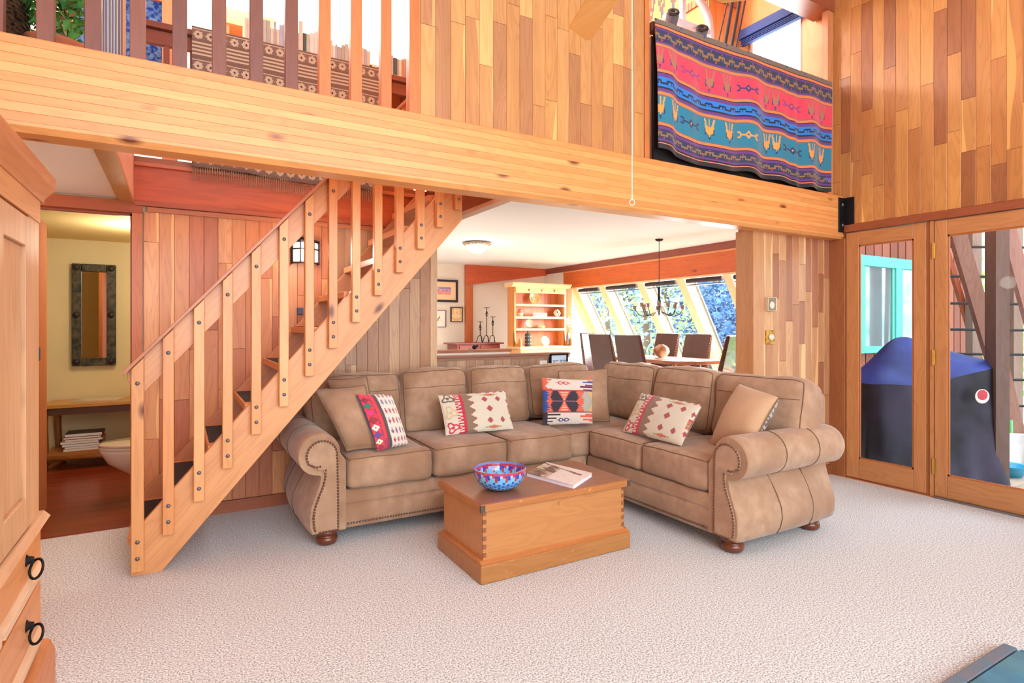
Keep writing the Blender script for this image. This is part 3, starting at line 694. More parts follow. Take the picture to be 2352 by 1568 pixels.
def kred(x, y):
    W = (218, 210, 196); R_ = (220, 60, 72); D = (72, 74, 78)
    if x < .42:
        if x < .02: return (70, 60, 80)
        if .255 < x < .28: return (90, 60, 100) if int(y*60) % 2 else R_
        if x > .36: return D if x > .38 else (150, 40, 60)
        if x < .255:
            k = y*9.0; c = int(k); fy = abs(k-c-.5)*2; fx = abs((x-.13)/.12)
            if fx+fy < .95:
                cc = [(236, 66, 90), (146, 44, 66), (40, 128, 118), (238, 60, 120), (150, 52, 60), (236, 230, 214), (96, 76, 150), (240, 226, 190), (150, 44, 70)][c % 9]
                return (200, 60, 60) if fx+fy < .25 and c in (5, 7) else cc
            return (150, 36, 60) if fx+fy < 1.1 else R_
        return R_ if y < .8 or x < .3 else (150, 50, 90)
    if x < .455: return D if x < .44 or int(y*70) % 2 else W
    if y < .06 and x > .7: return (150, 50, 90)
    k = y*6.4; c = int(k); fy = k-c; kk = (x-.47)*9.5; fx = kk-int(kk)
    e = ((fx-.5)/.3)**2+((fy-.5)/.4)**2
    if e < 1:
        if e > .62 and fy < .55: return (140, 110, 120)
        return [(160, 80, 110), (120, 120, 140), (190, 60, 80), (180, 70, 90), (130, 90, 120), (190, 60, 90), (80, 70, 150)][c % 7] if e < .45 else W
    return W
def kcream(x, y):
    W = (216, 208, 188); R_ = (196, 46, 72); G = (134, 116, 92)
    if x < .26:
        k = int(y*3); fx = x/.26; fy = y*3-k
        col = [(110, 100, 84), (206, 184, 140), (196, 50, 80)][min(k, 2)]
        r = math.hypot((fx-.5), (fy-.5)*.9); a = math.atan2(fy-.5, fx-.5)
        if abs(r-.28-.1*math.sin(3*a+k)) < .065 or r < .1: return col
        if fx > .86 and int(y*34) % 2: return R_
        return W
    if x < .335: return R_ if (x > .29 or int(y*26) % 2) else W
    z = abs((y*6.0) % 1-.5)*2
    if x < .395+.075*z: return G if x < .385+.075*z else R_
    for (a, b, s) in ((.60, .27, .035), (.79, .27, .035), (.64, .48, .035), (.62, .74, .035), (.80, .74, .035), (.97, .32, .03), (.98, .72, .03)):
        e = abs(x-a)/s+abs(y-b)/(s*1.7)
        if e < 1.25: return (150, 90, 90) if e < .5 else ((190, 56, 80) if e < 1.0 else (140, 110, 90))
    for (a, b) in ((.68, .14), (.66, .9)):
        e = abs(x-a)/.13+abs(y-b)/.05
        if e < 1: return (214, 90, 96) if e < .6 else (170, 160, 100)
    if .95 < x and .42 < y < .62: return (170, 170, 110) if int(y*50) % 2 else R_
    if y < .06 and abs(((x-.5)*9) % 1-.5) < .28 and x > .52: return (170, 60, 80)
    return W
def kmulti(x, y):
    W = (222, 212, 198); O = (222, 104, 80); K = (52, 48, 58); BL_ = (40, 84, 160)
    def fing(y0, edge, n, c1, c2, c3):   # interlocking fingers
        k = int((y-y0)*n)
    if y < .29 or y > .71:
        t = y/.29 if y < .29 else (1-y)/.29
        k = int(y*26); e1 = .16+.16*((k*37) % 5)/4-.10*t*(1 if y < .3 else -1); e2 = .70+.2*((k*23) % 5)/4
        if abs(x-.42) < .17:
            xx = (x-.42); r = math.hypot((abs(xx)-.045)*1.0, (y-(.13 if y < .5 else .87)))
            if abs(r-.035) < .011 or (abs(y-(.13 if y < .5 else .87)) < .008 and .08 < abs(xx) < .13): return (210, 60, 70) if y < .5 else (50, 70, 120)
        if x < e1: return (O if y < .5 else K) if k % 2 or x < .12 else W
        if x > e2: return ((K if y > .2 else ((226, 84, 90) if k % 2 else BL_)) if y < .5 else O) if k % 3 else W
        return W
    if y < .315 or y > .685: return (170, 70, 70) if y < .5 else (120, 60, 60)
    v = abs(y-.5)/.185
    # central hourglass
    dx = abs(x-.43)
    if dx < .10*v+.006: return (240, 190, 150) if (int((v*9)) % 2 and dx < .07*v) else (230, 96, 84)
    if dx < .235-.10*abs(v-.45)+.02*(int(v*12) % 2): return K if abs(v) > .06 else (130, 90, 110)
    if x < .13+.04*(int(v*9) % 2)-.06*abs(v-.5): return BL_
    if x > .72+.1*abs(v-.5)+.02*(int(v*9) % 2):
        return (244, 176, 110) if (x-.88) > .12*(1-v) else (178, 176, 160)
    return O
MT = plain('tan_linen', (206, 168, 128), .9, var=.04)
pillow('throw_pillow', corners((722, 893), (838, 884), (880, 1030), (797, 1036), .1, .53), .085, SUEDE, 'brown suede throw pillow in the corner of the stair-side sofa arm', edge=SUEDE_D, n=(20, 20), seed=1)
pillow('throw_pillow', corners((752, 872), (842, 864), (868, 985), (790, 985), .1, .53, dl=(3.78, 3.84)), .05, SUEDE, 'brown suede pillow mostly hidden behind another brown pillow beside the red kilim pillow', edge=SUEDE_D, n=(20, 20), seed=2)
pillow('kilim_pillow', corners((818, 905), (898, 905), (938, 1020), (866, 1036), .07, .535), .048, PATT, 'red and white kilim pillow with a band of diamonds', colf=kred, n=(84, 84), seed=3, pinch=.02)
pillow('kilim_pillow', corners((1006, 908), (1160, 897), (1180, 985), (1024, 1000), .13, .535), .05, PATT, 'cream oblong kilim pillow with red zigzag on the stair-side sofa wing', colf=kcream, n=(100, 60), seed=4, pinch=.03)
pillow('throw_pillow', corners((1282, 852), (1395, 846), (1400, 968), (1292, 970), .1, .53, dl=(4.52, 4.58)), .07, SUEDE, 'plain brown pillow in the sofa corner behind the square patterned one', edge=SUEDE_D, n=(20, 20), seed=5)
pillow('kilim_pillow', corners((1244, 867), (1361, 872), (1361, 974), (1246, 976), .07, .535), .05, PATT, 'square orange, black and white kilim pillow with hourglass motif', colf=kmulti, n=(90, 90), seed=6, pinch=.02)
pillow('kilim_pillow', corners((1474, 902), (1614, 930), (1566, 1024), (1430, 990), .13, .535), .05, PATT, 'cream oblong kilim pillow tilted on the window-side sofa wing', colf=kcream, n=(100, 60), seed=7, pinch=.03)
def kback(x, y): return (192, 154, 118)
def leafp(x, y): return (90, 66, 56) if noise.noise(Vector((x*9, y*14, 3))) > .08 else (190, 184, 176)
pp = pillow('throw_pillow', corners((1700, 880), (1790, 912), (1735, 1010), (1630, 1024), .1, .53, dl=(3.74, 3.42)), .10, PATT, 'tan pillow with brown leaf print back, leaning on the sofa arm nearest the glass doors', edge=SUEDE_D, n=(60, 60), seed=8, colf=kback, back=leafp)

# ================================================================== TRUNK, BOWL, BOOK, HEARTH
TK = (194, 133, 76)
tr = root('blanket_chest', (1.8, 2.84, 0), 'low orange-brown wooden trunk with dovetailed corners used as coffee table', 'trunk')
B('body', wood(TK, 'x', contrast=.7), tr, 1.332, 2.262, 2.592, 3.09, .04, .374, bevel=.004)
MB().box(1.306, 2.288, 2.562, 3.12, 0, .096).build('plinth', wood((172, 116, 62), 'x', contrast=.8, wear=.5), tr, bevel=.008)
MB().prism([(2.566, .096), (2.592, .112), (3.09, .112), (3.116, .096)], 0, 1.312, 2.282).build('plinth_molding', wood((196, 126, 72), 'x', wear=.6), tr)
B('lid', wood((158, 104, 74), 'x', contrast=.7, wear=.25), tr, 1.312, 2.284, 2.572, 3.112, .386, .402, bevel=.005)
MB().box(1.308, 2.288, 2.566, 2.59, .362, .398).box(1.308, 1.33, 2.59, 3.116, .362, .398).box(2.266, 2.288, 2.59, 3.116, .362, .398).build('lid_edge', wood((190, 122, 66), 'x', wear=1.0), tr, bevel=.003)
for i in range(6):
    z = .125+i*.042
    for xx in (1.332, 2.244): B('dovetail', wood((142, 90, 58), 'z'), tr, xx-.001, xx+.019, 2.5905, 2.6, z, z+.023)
for xx in (1.306, 2.264): B('corner_strap', plain('worn_iron', (96, 82, 74), .5, .5), tr, xx, xx+.026, 2.5645, 2.575, .363, .397)
B('keyhole_plate', BRASS, tr, 1.793, 1.803, 2.59, 2.594, .318, .338)
def bowlc(i, k):
    if i in (0, 15, 16, 31): return (130, 140, 190)
    lvl = i if i <= 15 else 31-i      # 14 = row under the rim, 1 = row at the foot
    if lvl == 14: return (206, 62, 74) if k % 2 else (170, 60, 100)
    if lvl == 13: return [(196, 58, 72), (60, 60, 180), (60, 60, 180), (170, 200, 240)][k % 4]
    if lvl == 12: return [(110, 200, 240), (196, 60, 76), (60, 60, 180), (110, 190, 240)][k % 4]
    if lvl == 11: return [(110, 200, 240), (110, 200, 240), (196, 60, 76), (110, 190, 240)][(k+1) % 4]
    return (54, 80, 196) if (k+lvl*2) % 4 == 0 else [(96, 176, 240), (120, 200, 244), (84, 160, 230)][(k*3+lvl) % 3]
po = [(.046+.1*math.sin(PI/2*t/14), .004+.114*(1-math.cos(PI/2*t/14))) for t in range(15)]
prof = po+[(r-.006, z+.001) for r, z in reversed(po)]
bc = at(1148, 1122, Z=.402)
MB().lathe([(.0001, .002)]+prof+[(.0001, .012)], (bc.x, bc.y, .402), 64, colf=bowlc).build('mosaic_bowl', painted('glazed_mosaic', .12, 0, .05, 40, coat=.6), None, smooth=False, label='blue, red and white mosaic glass bowl on the wooden trunk', cat='bowl')
bk4 = [at(1209, 1086, Z=.42), at(1318, 1115, Z=.42), at(1366, 1085, Z=.42), at(1256, 1062, Z=.42)]
u_ = (bk4[1]-bk4[0]); v_ = (bk4[3]-bk4[0])
bo = root('picture_book', (bk4[0]+u_/2+v_/2)*1.0, 'large white picture book with faded sepia photo cover lying on the trunk', 'book'); bo.location.z = .402
def slabq(o_, u, v, z0, z1, i0=0.0):
    c = o_+u/2+v/2; k = 1-i0; pts = [c+(-u/2-v/2)*k, c+(u/2-v/2)*k, c+(u/2+v/2)*k, c+(-u/2+v/2)*k]
    return MB().add([(p.x, p.y, z0) for p in pts]+[(p.x, p.y, z1) for p in pts], [(0, 3, 2, 1), (4, 5, 6, 7), (0, 1, 5, 4), (1, 2, 6, 5), (2, 3, 7, 6), (3, 0, 4, 7)])
slabq(bk4[0], u_, v_, .404, .421, .02).build('page_block', plain('paper', (236, 234, 240), .8, var=.02), bo)
slabq(bk4[0], u_, v_, .402, .404).build('back_cover', plain('cover_white', (226, 226, 240), .4), bo)
vs = []; fs = []; cs = []; n = 28
for j in range(n+1):
    for i in range(n+1): p = bk4[0]+u_*(i/n)+v_*(j/n); vs.append((p.x, p.y, .4235))
def cover(a, b):
    W = (238, 228, 224)
    s = noise.noise(Vector((a*3, b*5, 0)))+.6*noise.noise(Vector((a*9, b*11, 3)))
    if a < .42 and b < .8+.1*s:
        if a+.25*s < .22: return (150, 124, 104) if b < .45 else (220, 202, 178)
        return (118, 92, 78) if s+.25*(a < .36) > .22 else (206, 180, 160)
    if abs(b-.74+.25*(a-.6)) < .05+.05*s and a < .9: return (150, 106, 96)
    return W
for j in range(n):
    for i in range(n): a = j*(n+1)+i; fs.append((a, a+1, a+n+2, a+n+1)); cs.append(cover((i+.5)/n, (j+.5)/n))
q = MB().add(vs, fs, cs); o_ = q.build('front_cover', painted('book_print', .35, 0, 0, 30), bo)
md = o_.modifiers.new('s', 'SOLIDIFY'); md.thickness = .0025; md.offset = -1
sp_ = [bk4[0], bk4[0]+u_]
# slate hearth
he = root('hearth', (2.2, .6, 0), 'blue slate hearth slab let into the carpet at the lower edge of the picture', 'hearth')
SL = noisy('blue_slate', (42, 92, 128), (76, 140, 176), 6, .5, .4, .006, c3=(86, 128, 130), scale2=4)
SLG = noisy('grey_slate_edge', (120, 118, 126), (92, 122, 140), 14, .7, .5, .006)
he.location = (2.3, .5, 0)
for i in range(3):
    for j in range(2):
        x1 = 2.845-i*.42; y1 = .955-j*.42; B('tile', SL, he, x1-.414, x1, y1-.414, y1, 0, .03, bevel=.003)
for i in range(6): B('edge_stone', SLG, he, 2.865-.05-i*.21-.16, 2.865-i*.21, .962, 1.006, 0, .029, bevel=.004)
for j in range(4): B('edge_stone', SL, he, 2.852, 2.868, .955-(j+1)*.21, .955-j*.21-.004, 0, .029, bevel=.002)

# ================================================================== ARMOIRE
AW = (222, 158, 102)
ar = root('armoire', (-.7, 2.0, 0), 'tall rustic pine armoire with cornice, panelled doors, and drawers with ring pulls', 'armoire')
X0, X1, Y0, Y1 = -.98, -.42, 1.42, 2.55
MB().box(X0, X1-.02, Y0, Y1-.0, .21, 1.72).build('carcass', wood(AW, 'z', knots=.12, contrast=.8), ar, bevel=.004)
B('stile', wood((214, 164, 118), 'z', knots=.1), ar, X1-.02, X1, 2.40, Y1, .65, 1.72, bevel=.004); B('stile', wood(AW, 'z'), ar, X1-.02, X1, Y0, 1.56, .65, 1.72, bevel=.004)
B('frieze', wood(AW, 'y'), ar, X1-.02, X1+.004, Y0, Y1, 1.655, 1.735, bevel=.003)
for y0, y1 in ((1.56, 1.978), (1.982, 2.395)):
    d = MB().box(X1-.016, X1+.006, y0, y0+.075, .66, 1.645).box(X1-.016, X1+.006, y1-.075, y1, .66, 1.645).box(X1-.016, X1+.006, y0+.075, y1-.075, .66, .76).box(X1-.016, X1+.006, y0+.075, y1-.075, 1.55, 1.645).box(X1-.016, X1-.006, y0+.075, y1-.075, .76, 1.55)
    d = d.build('door', wood((206, 158, 116), 'z', knots=.15), ar, bevel=.003)
MB().prism([(X1-.02, 1.73), (X1+.008, 1.73), (X1+.012, 1.745), (X1+.038, 1.775), (X1+.042, 1.785), (X1+.042, 1.82), (X0, 1.82), (X0, 1.73)], 1, Y0-.05, Y1+.03).build('cornice', wood((196, 124, 76), 'y', contrast=.8), ar, bevel=.003)
MB().prism([(X1-.03, .655), (X1+.012, .655), (X1+.03, .635), (X1+.012, .625), (X1-.03, .62)], 1, Y0, Y1+.012).build('waist_molding', wood((214, 168, 130), 'y'), ar)
for z0, z1 in ((.445, .615), (.225, .425)):
    for y0, y1 in ((1.44, 1.97), (1.985, 2.53)):
        dr = MB().box(X1-.02, X1+.008, y0, y1, z0, z1).build('drawer', wood((222, 148, 88), 'y', knots=.1), ar, bevel=.004)
        MB().prism([(X1+.008, z0+.02), (X1+.022, z0+.02), (X1+.022, z0+.04), (X1+.008, z0+.055)], 1, y0+.01, y1-.01).build('bead', wood((226, 190, 156), 'y'), dr)  # paler colour stands in for the highlight on the raised drawer edge
        cy = y1-.215; cz = (z0+z1)/2+.03
        loop = [(X1+.032+.008*math.sin(a)-.018*math.cos(a), cy+.020*math.cos(a), cz-.024+.03*math.sin(a)) for a in [2*PI*i/16 for i in range(16)]]
        MB().tube(loop, .0042, 6, closed=True).build('ring_pull', BLACK, dr, smooth=True)
        MB().lathe([(.0001, .02), (.01, .018), (.014, .004), (.02, 0)], (X1+.008, cy, cz+.006), 10, axis=(1, 0, 0)).build('pull_boss', BLACK, dr, smooth=True)
MB().prism([(X1-.03, 0), (X1+.04, 0), (X1+.04, .15), (X1+.025, .19), (X1-.03, .21)], 1, Y0-.02, Y1+.04).build('plinth', wood((206, 130, 76), 'y'), ar, bevel=.004)
B('plinth_block', wood((206, 130, 76), 'y'), ar, X0, X1-.03, Y0, Y1+.03, 0, .21)

# ================================================================== WALL FIXTURES
th = root('thermostat', (4.15, 2.96, 1.45), 'beige wall thermostat with round dial on the plank wall', 'thermostat')
a, b = at(1761, 682, Y=2.955), at(1781, 714, Y=2.955)
B('case', plain('beige_plastic', (206, 192, 164), .5), th, a.x, b.x, 2.94, 2.97, b.z, a.z, bevel=.003)
B('face', plain('bronze_face', (140, 118, 96), .4, .3), th, a.x+.006, b.x-.02, 2.936, 2.94, b.z+.006, a.z-.006)
MB().lathe([(.0001, .006), (.026, .006), (.03, .002), (.03, 0)], (a.x+.04, 2.936, b.z+.045), 20, axis=(0, -1, 0)).build('dial', plain('ivory', (226, 216, 196), .4), th, smooth=True)
a, b = at(1761, 758, Y=2.955), at(1781, 790, Y=2.955)
dm = root('dimmer_switch', ((a.x+b.x)/2, 2.96, b.z), 'mottled brass dimmer plate with ivory knob below the thermostat', 'switch')
B('plate', noisy('mottled_brass', (120, 84, 30), (222, 166, 62), 40, .35, .2), dm, a.x, b.x, 2.958, 2.97, b.z, a.z, bevel=.003)
MB().lathe([(.0001, .02), (.022, .019), (.026, .012), (.028, 0)], ((a.x+b.x)/2-.005, 2.958, (a.z+b.z)/2), 18, axis=(0, -1, 0)).build('knob', plain('ivory', (226, 216, 196), .4), dm, smooth=True)
a, b = at(358, 845, Y=4.455), at(370, 856, Y=4.455)
B('switch_plate', plain('grey_plate', (150, 146, 140), .4), None, a.x, b.x, 4.45, 4.462, b.z, a.z, bevel=.002, label='small grey switch plate on the plank wall behind the lowest stair balusters', cat='switch')
a, b = at(684, 706, Y=4.42), at(697, 722, Y=4.42)
B('door_chime', plain('slate_blue', (70, 84, 110), .5), None, a.x, b.x, 4.42, 4.462, b.z, a.z, bevel=.004, label='small dark blue-grey box on the plank wall under the lantern', cat='box')
a, b = at(1240, 828, Y=4.45), at(1256, 843, Y=4.45)
B('socket_plate', plain('white_plate', (240, 240, 236), .4), None, a.x, b.x, 4.447, 4.462, b.z-.03, a.z, bevel=.002, label='white outlet plate on the half wall just above the sofa back', cat='outlet')
# framed winter picture on the half wall
a, b = at(1262, 812, Y=4.445), at(1303, 842, Y=4.445)
fp = root('framed_picture', ((a.x+b.x)/2, 4.45, b.z-.1), 'small black-framed mountain scene on the half wall behind the sofa', 'picture')
zb2 = b.z-.09
MB().box(a.x, b.x, 4.43, 4.462, a.z-.016, a.z).box(a.x, b.x, 4.43, 4.462, zb2, zb2+.016).box(a.x, a.x+.016, 4.43, 4.462, zb2, a.z).box(b.x-.016, b.x, 4.43, 4.462, zb2, a.z).build('frame', BLACK, fp, bevel=.002)
def scene_px(x, y):
    if y < .22: return (206, 226, 250)
    if y < .55: return (244, 246, 250) if noise.noise(Vector((x*7, y*9, 1))) > -.05 else (130, 170, 196)
    if y < .8: return (20, 40, 200) if (abs(x-.25) < .13 or abs(x-.8) < .12) and y > .6 else (14, 20, 40)
    return (60, 90, 190)
def grid_y(x0, x1, z0, z1, y, nx, nz, colf, wave=None):
    vs = []; fs = []; cs = []
    for j in range(nz+1):
        for i in range(nx+1):
            X, Z = x0+(x1-x0)*i/nx, z1-(z1-z0)*j/nz; dy, dz = wave(i/nx, j/nz) if wave else (0, 0)
            vs.append((X, y+dy, Z+dz))
    for j in range(nz):
        for i in range(nx): q = j*(nx+1)+i; fs.append((q, q+nx+1, q+nx+2, q+1)); cs.append(colf((i+.5)/nx, (j+.5)/nz))
    return MB().add(vs, fs, cs)
PRINT = painted('print', .45, 0, 0, 30)
grid_y(a.x+.014, b.x-.014, zb2+.014, a.z-.014, 4.44, 20, 16, scene_px).build('print', PRINT, fp)
# lantern
a, b = at(674, 552, Y=4.36), at(735, 604, Y=4.36)
cx = (a.x+b.x)/2; W2 = (b.x-a.x)/2
ln = root('wall_lantern', (cx, 4.4, b.z), 'black metal wall lantern with frosted panes on the plank wall behind the stairs', 'lamp')
plan = [(-1, 4.455), (-1, 4.40), (-.5, 4.345), (.5, 4.345), (1, 4.40), (1, 4.455)]
pts = [(cx+u*W2, y) for u, y in plan]
MB().prism([(x, y) for x, y in [(cx+(x-cx)*.94, 4.4+(y-4.4)*.9+.004) for x, y in pts]], 2, b.z+.01, a.z-.004).build('frosted_glass', plain('frosted_lit', (240, 236, 226), .6, emis=.45), ln)
fr_ = MB()
for x, y in pts: fr_.tube([(x, y, b.z-.01), (x, y, a.z)], .005, 6)
for z in (b.z-.004, a.z-.003, a.z-.055):
    for p, q in zip(pts[:-1], pts[1:]): fr_.tube([(*p, z), (*q, z)], .005, 6)
fr_.tube([(cx, 4.345, b.z), (cx, 4.345, a.z)], .004, 6); fr_.build('cage', BLACK, ln)
MB().prism([(cx+(x-cx)*1.08, 4.4+(y-4.4)*1.1) for x, y in pts], 2, a.z, a.z+.012).prism([(cx+(x-cx)*.6, 4.4+(y-4.4)*.6+.02) for x, y in pts], 2, a.z+.012, a.z+.034).build('cap', BLACK, ln, bevel=.003)

# ================================================================== FAN AND CORD
fn = root('ceiling_fan', (1.687, 1.88, 2.9), 'pale wooden ceiling fan blade reaching in at the top of the picture', 'fan')
def blade(ang):
    d = Vector((math.cos(ang), math.sin(ang), 0)); s = Vector((-d.y, d.x, 0)); c0 = Vector((1.687, 1.88, 2.895))
    w_ = .07; pl = [(.18, -.045), (.18, .045), (.3, w_), (.66, w_+.004), (.735, -w_+.02), (.70, -w_-.006), (.3, -w_)]
    vs = [c0+d*a_+s*b_+Vector((0, 0, .012*b_/w_)) for a_, b_ in pl]; m = len(vs)
    MB().add([v for v in vs]+[v+Vector((0, 0, .008)) for v in vs], [tuple(range(m))[::-1], tuple(range(m, 2*m))]+[(i, (i+1) % m, m+(i+1) % m, m+i) for i in range(m)]).build('blade', wood((250, 196, 120), 'y', contrast=.35), fn, bevel=.002)
a0 = math.radians(72)
for i in range(5): blade(a0+i*2*PI/5)
MB().lathe([(.03, .12), (.09, .09), (.11, .03), (.1, -.03), (.05, -.07), (.0001, -.08)], (1.687, 1.88, 2.92), 20).build('motor_housing', BRASS, fn, smooth=True)
MB().tube([(1.687, 1.88, 3.0), (1.687, 1.88, 5.2)], .012, 8).build('down_rod', BRASS, fn)
rz_ = 1.3+(748-458)/1320*2.473
cdz = MB().tube([(1.687, 1.88, 2.85), (1.687, 1.88, rz_)], .0022, 6).tube([Vector((1.687, 1.88, rz_-.013))+Vector((.0115*math.cos(t)*.87, -.0115*math.cos(t)*.5, .0125*math.sin(t))) for t in [2*PI*i/16 for i in range(16)]], .0018, 6, closed=True)
cdz.build('pull_cord', plain('white_cord', (232, 228, 222), .7), None, label='thin white pull cord with a ring hanging in front of the beam', cat='cord')

# ================================================================== BLANKET OVER LOFT RAIL
GR, OR, PU, NV, RD, BK, TL_, BB, GD = (116, 98, 86), (232, 122, 66), (104, 50, 128), (36, 46, 84), (222, 58, 84), (30, 26, 34), (24, 120, 148), (24, 118, 200), (140, 104, 60)
def blanket(x, t):
    s = x*2.06
    def tulip(cx, t0, cg, cs):
        u = (s-cx)/.048; v = (t-t0)/.085
        if abs(u) < 1 and abs(v) < 1:
            if v < .45 and (abs(abs(u)-(.8-.55*(v+1)/1.45)) < .16+.1*(v > -.3) or abs(u) < .10): return cg
            if v > -.2 and abs(u) < .55*(1-(v+.2)/.9): return cg
            if v > -.1 and v < .5 and abs(abs(u)-.62) < .2: return cs
            if v > .62 and abs(u) < .22*(1-(v-.62)/.4)+.05: return cs
        return None
    def diam(cx, t0, c, c2):
        u = (s-cx); v = (t-t0)*.94
        if abs(u)+abs(v)*1.0 < .033: return c2 if abs(u)+abs(v) < .01 else c
        if abs(v) < .006 and abs(u) < .09: return c
        if abs(abs(u)-.095) < .016 and abs(abs(v)-.018) < .007: return c
        if abs(abs(u)-.08) < .006 and abs(v) < .02: return c
    def navy(t0, t1, c0, cg):
        v = (t-t0)/(t1-t0); k = (s*9) % 1; z = .36+(.0, .28, .28, 0.0)[int(k*4)]
        k2 = (s*9+.12) % 1; z2 = .36+(.0, .28, .28, .0)[int(k2*4)]
        if abs(v-z) < .09 or (abs(v-.5) < .2 and (k < .06 or abs(k-.25) < .05 or abs(k-.75) < .05)): return cg
        if c0 == NV and ((abs(v-.14) < .07 and abs(k-.02) < .05) or (abs(v-.86) < .07 and abs(k-.5) < .05)): return (214, 60, 80)
        return c0
    bands = [(.04, GR), (.05, BK), (.067, OR), (.074, BK), (.088, PU)]
    for e, c in bands:
        if t < e:
            if c == GR and t < .02 and (s*4.2) % 1 < .06: return (50, 60, 130)
            return c
    if t < .185: return navy(.088, .185, NV, GD)
    for e, c in [(.202, PU), (.209, GR), (.228, OR), (.236, GR)]:
        if t < e: return c
    if t < .415:
        for cx in (.02, .15, .56, .72, 1.20, 1.31, 1.72, 1.92): 
            r = tulip(cx, .325, (170, 110, 84), (84, 50, 110))
            if r: return r
        for cx, c in ((.345, (150, 50, 120)), (.945, (70, 44, 110)), (1.5, (150, 50, 110))):
            r = diam(cx, .325, c, (200, 120, 90))
            if r: return r
        return RD
    for e, c in [(.423, GR), (.442, OR), (.45, BK), (.475, PU)]:
        if t < e: return c
    if t < .55: return navy(.475, .55, BB, (14, 24, 52))
    for e, c in [(.557, BK), (.578, PU), (.585, GR), (.604, OR), (.611, GR)]:
        if t < e: return c
    if t < .805:
        for cx in (.02, .165, .56, .73, 1.22, 1.32, 1.72, 1.92):
            r = tulip(cx, .705, (236, 152, 72), (30, 50, 90))
            if r: return r
        for cx, c, c2 in ((.345, (34, 50, 96), (230, 160, 80)), (.945, (226, 150, 80), (40, 60, 90)), (1.5, (34, 50, 96), (230, 160, 80))):
            r = diam(cx, .705, c, c2)
            if r: return r
        return TL_
    for e, c in [(.812, GR), (.832, OR), (.84, BK), (.86, PU)]:
        if t < e: return c
    if .875 < t < .9 and x > .965: return (80, 84, 190)
    if t < .935: return navy(.86, .935, NV, GD)
    for e, c in [(.95, PU), (.957, BK), (.97, (228, 132, 88))]:
        if t < e: return c
    return BK
def wave(x, t):
    k = min(1, t*2.5)
    dy = -.02*k*math.sin(x*16+t*1.5)-.014*k*math.sin(x*37+2)-(.03*k*math.exp(-((x-.06)/.03)**2))-.02*k*math.exp(-((x-.74)/.02)**2)
    dz = k*(.012*math.sin(x*13+1)+.02*math.exp(-((x-.0)/.06)**2)+.008*math.sin(x*31))-.03*t*x
    return dy, dz
bl = grid_y(2.803, 4.862, 2.475, 3.395, 2.90, 300, 150, blanket, wave).build('blanket', PATT, None, smooth=True, label='red, teal and purple striped wool blanket hung over the loft railing', cat='blanket')
md = bl.modifiers.new('s', 'SOLIDIFY'); md.thickness = .006; md.offset = 1
lr = root('loft_railing', (3.8, 3.0, 2.41), 'dark wooden loft railing mostly covered by the striped wool blanket', 'railing')
B('rail', wood((110, 70, 52), 'x'), lr, 2.81, 4.86, 2.925, 2.985, 3.33, 3.392, bevel=.003)
for i in range(13): B('baluster', wood((110, 60, 44), 'z'), lr, 2.86+i*.16, 2.90+i*.16, 2.99, 3.03, 2.41, 3.33, bevel=.003)
B('cloth_backing', DARKTH, lr, 2.86, 4.85, 2.965, 2.975, 2.45, 3.33)

# ================================================================== LOFT SLAT SCREEN (left opening)
ls = root('slat_screen', (.3, 2.93, 2.415), 'row of tall square wooden slats standing on the big beam along the loft', 'railing')
for i in range(12):
    x = -.495+.1565*(i-1)
    B('slat', wood([(122, 70, 56), (132, 76, 58)][i % 2] if i < 8 else (206, 120, 62), 'z', contrast=.7, knots=.08), ls, x, x+.058, 2.94, 2.985, 2.416, 5.0, bevel=.003)  # dark tones paint the shaded slats, the orange tone the lit ones

fr2 = root('stairwell_railing', (.7, 4.4, 2.4), 'reddish wooden railing along the far side of the stairwell, carrying a grey rug', 'railing')
DR = (138, 76, 56)
B('top_rail', wood(DR, 'x'), fr2, -.27, 1.8, 4.40, 4.50, 3.245, 3.285, bevel=.004); B('lower_rail', wood(DR, 'x'), fr2, -.27, 1.8, 4.43, 4.47, 3.15, 3.24, bevel=.003)
B('bottom_rail', wood((176, 88, 52), 'x'), fr2, -.27, 1.8, 4.42, 4.48, 2.42, 2.48, bevel=.003)
for i in range(14): B('baluster', wood(DR, 'z'), fr2, -.24+i*.152, -.205+i*.152, 4.435, 4.465, 2.48, 3.15, bevel=.002)
def rug(x, t):
    CRM, GB = (196, 186, 164), (116, 96, 86)
    s = x*1.27/.073; k = s-int(s)
    def row(t0, h):
        v = (t-t0)/h; u = (k-.5)
        r1, r2 = abs(u)+abs(v), max(abs(u), abs(v))
        if r1 < .13: return (60, 56, 56)
        if r1 < .42 or (r2 < .29 and abs(abs(u)-abs(v)) < .16): return CRM
        return (124, 106, 96)
    tt = (t*4.5) % 1.0
    if tt < .10: return CRM if .05 < tt < .085 else GB
    if tt < .40: return row((int(t*4.5)+.25)/4.5, .36/4.5)
    if tt < .45: return GB
    v = (tt-.45)/.55; kk = (v*4.5) % 1
    return CRM if .3 < kk < .8 else GB
ru = grid_y(.075, 1.35, 2.36, 3.30, 4.385, 210, 150, rug, lambda x, t: (-.006*math.sin(x*22+t*2)*t-.004*math.sin(x*51)*t, .008*t*math.sin(x*9)-.02*t*x)).build('patterned_rug', PATT, None, smooth=True, label='grey-brown and cream striped rug with star rows and fringe over the stairwell railing', cat='rug')
md = ru.modifiers.new('s', 'SOLIDIFY'); md.thickness = .006; md.offset = 1
q = MB()
for i in range(88):
    x = .082+i*.0144; z = 2.362-.02*(i/88)+.008*math.sin(i/88*9); R = random
    q.tube([(x, 4.386, z+.01), (x+R.uniform(-.002, .002), 4.387, z-.04), (x+R.uniform(-.005, .005), 4.389, z-.085-R.uniform(0, .012))], [.0035, .003, .0022], 5)
q.build('fringe', plain('fringe_wool', (160, 138, 116), .95, var=.15, scale=60), ru, kind='stuff', smooth=True)

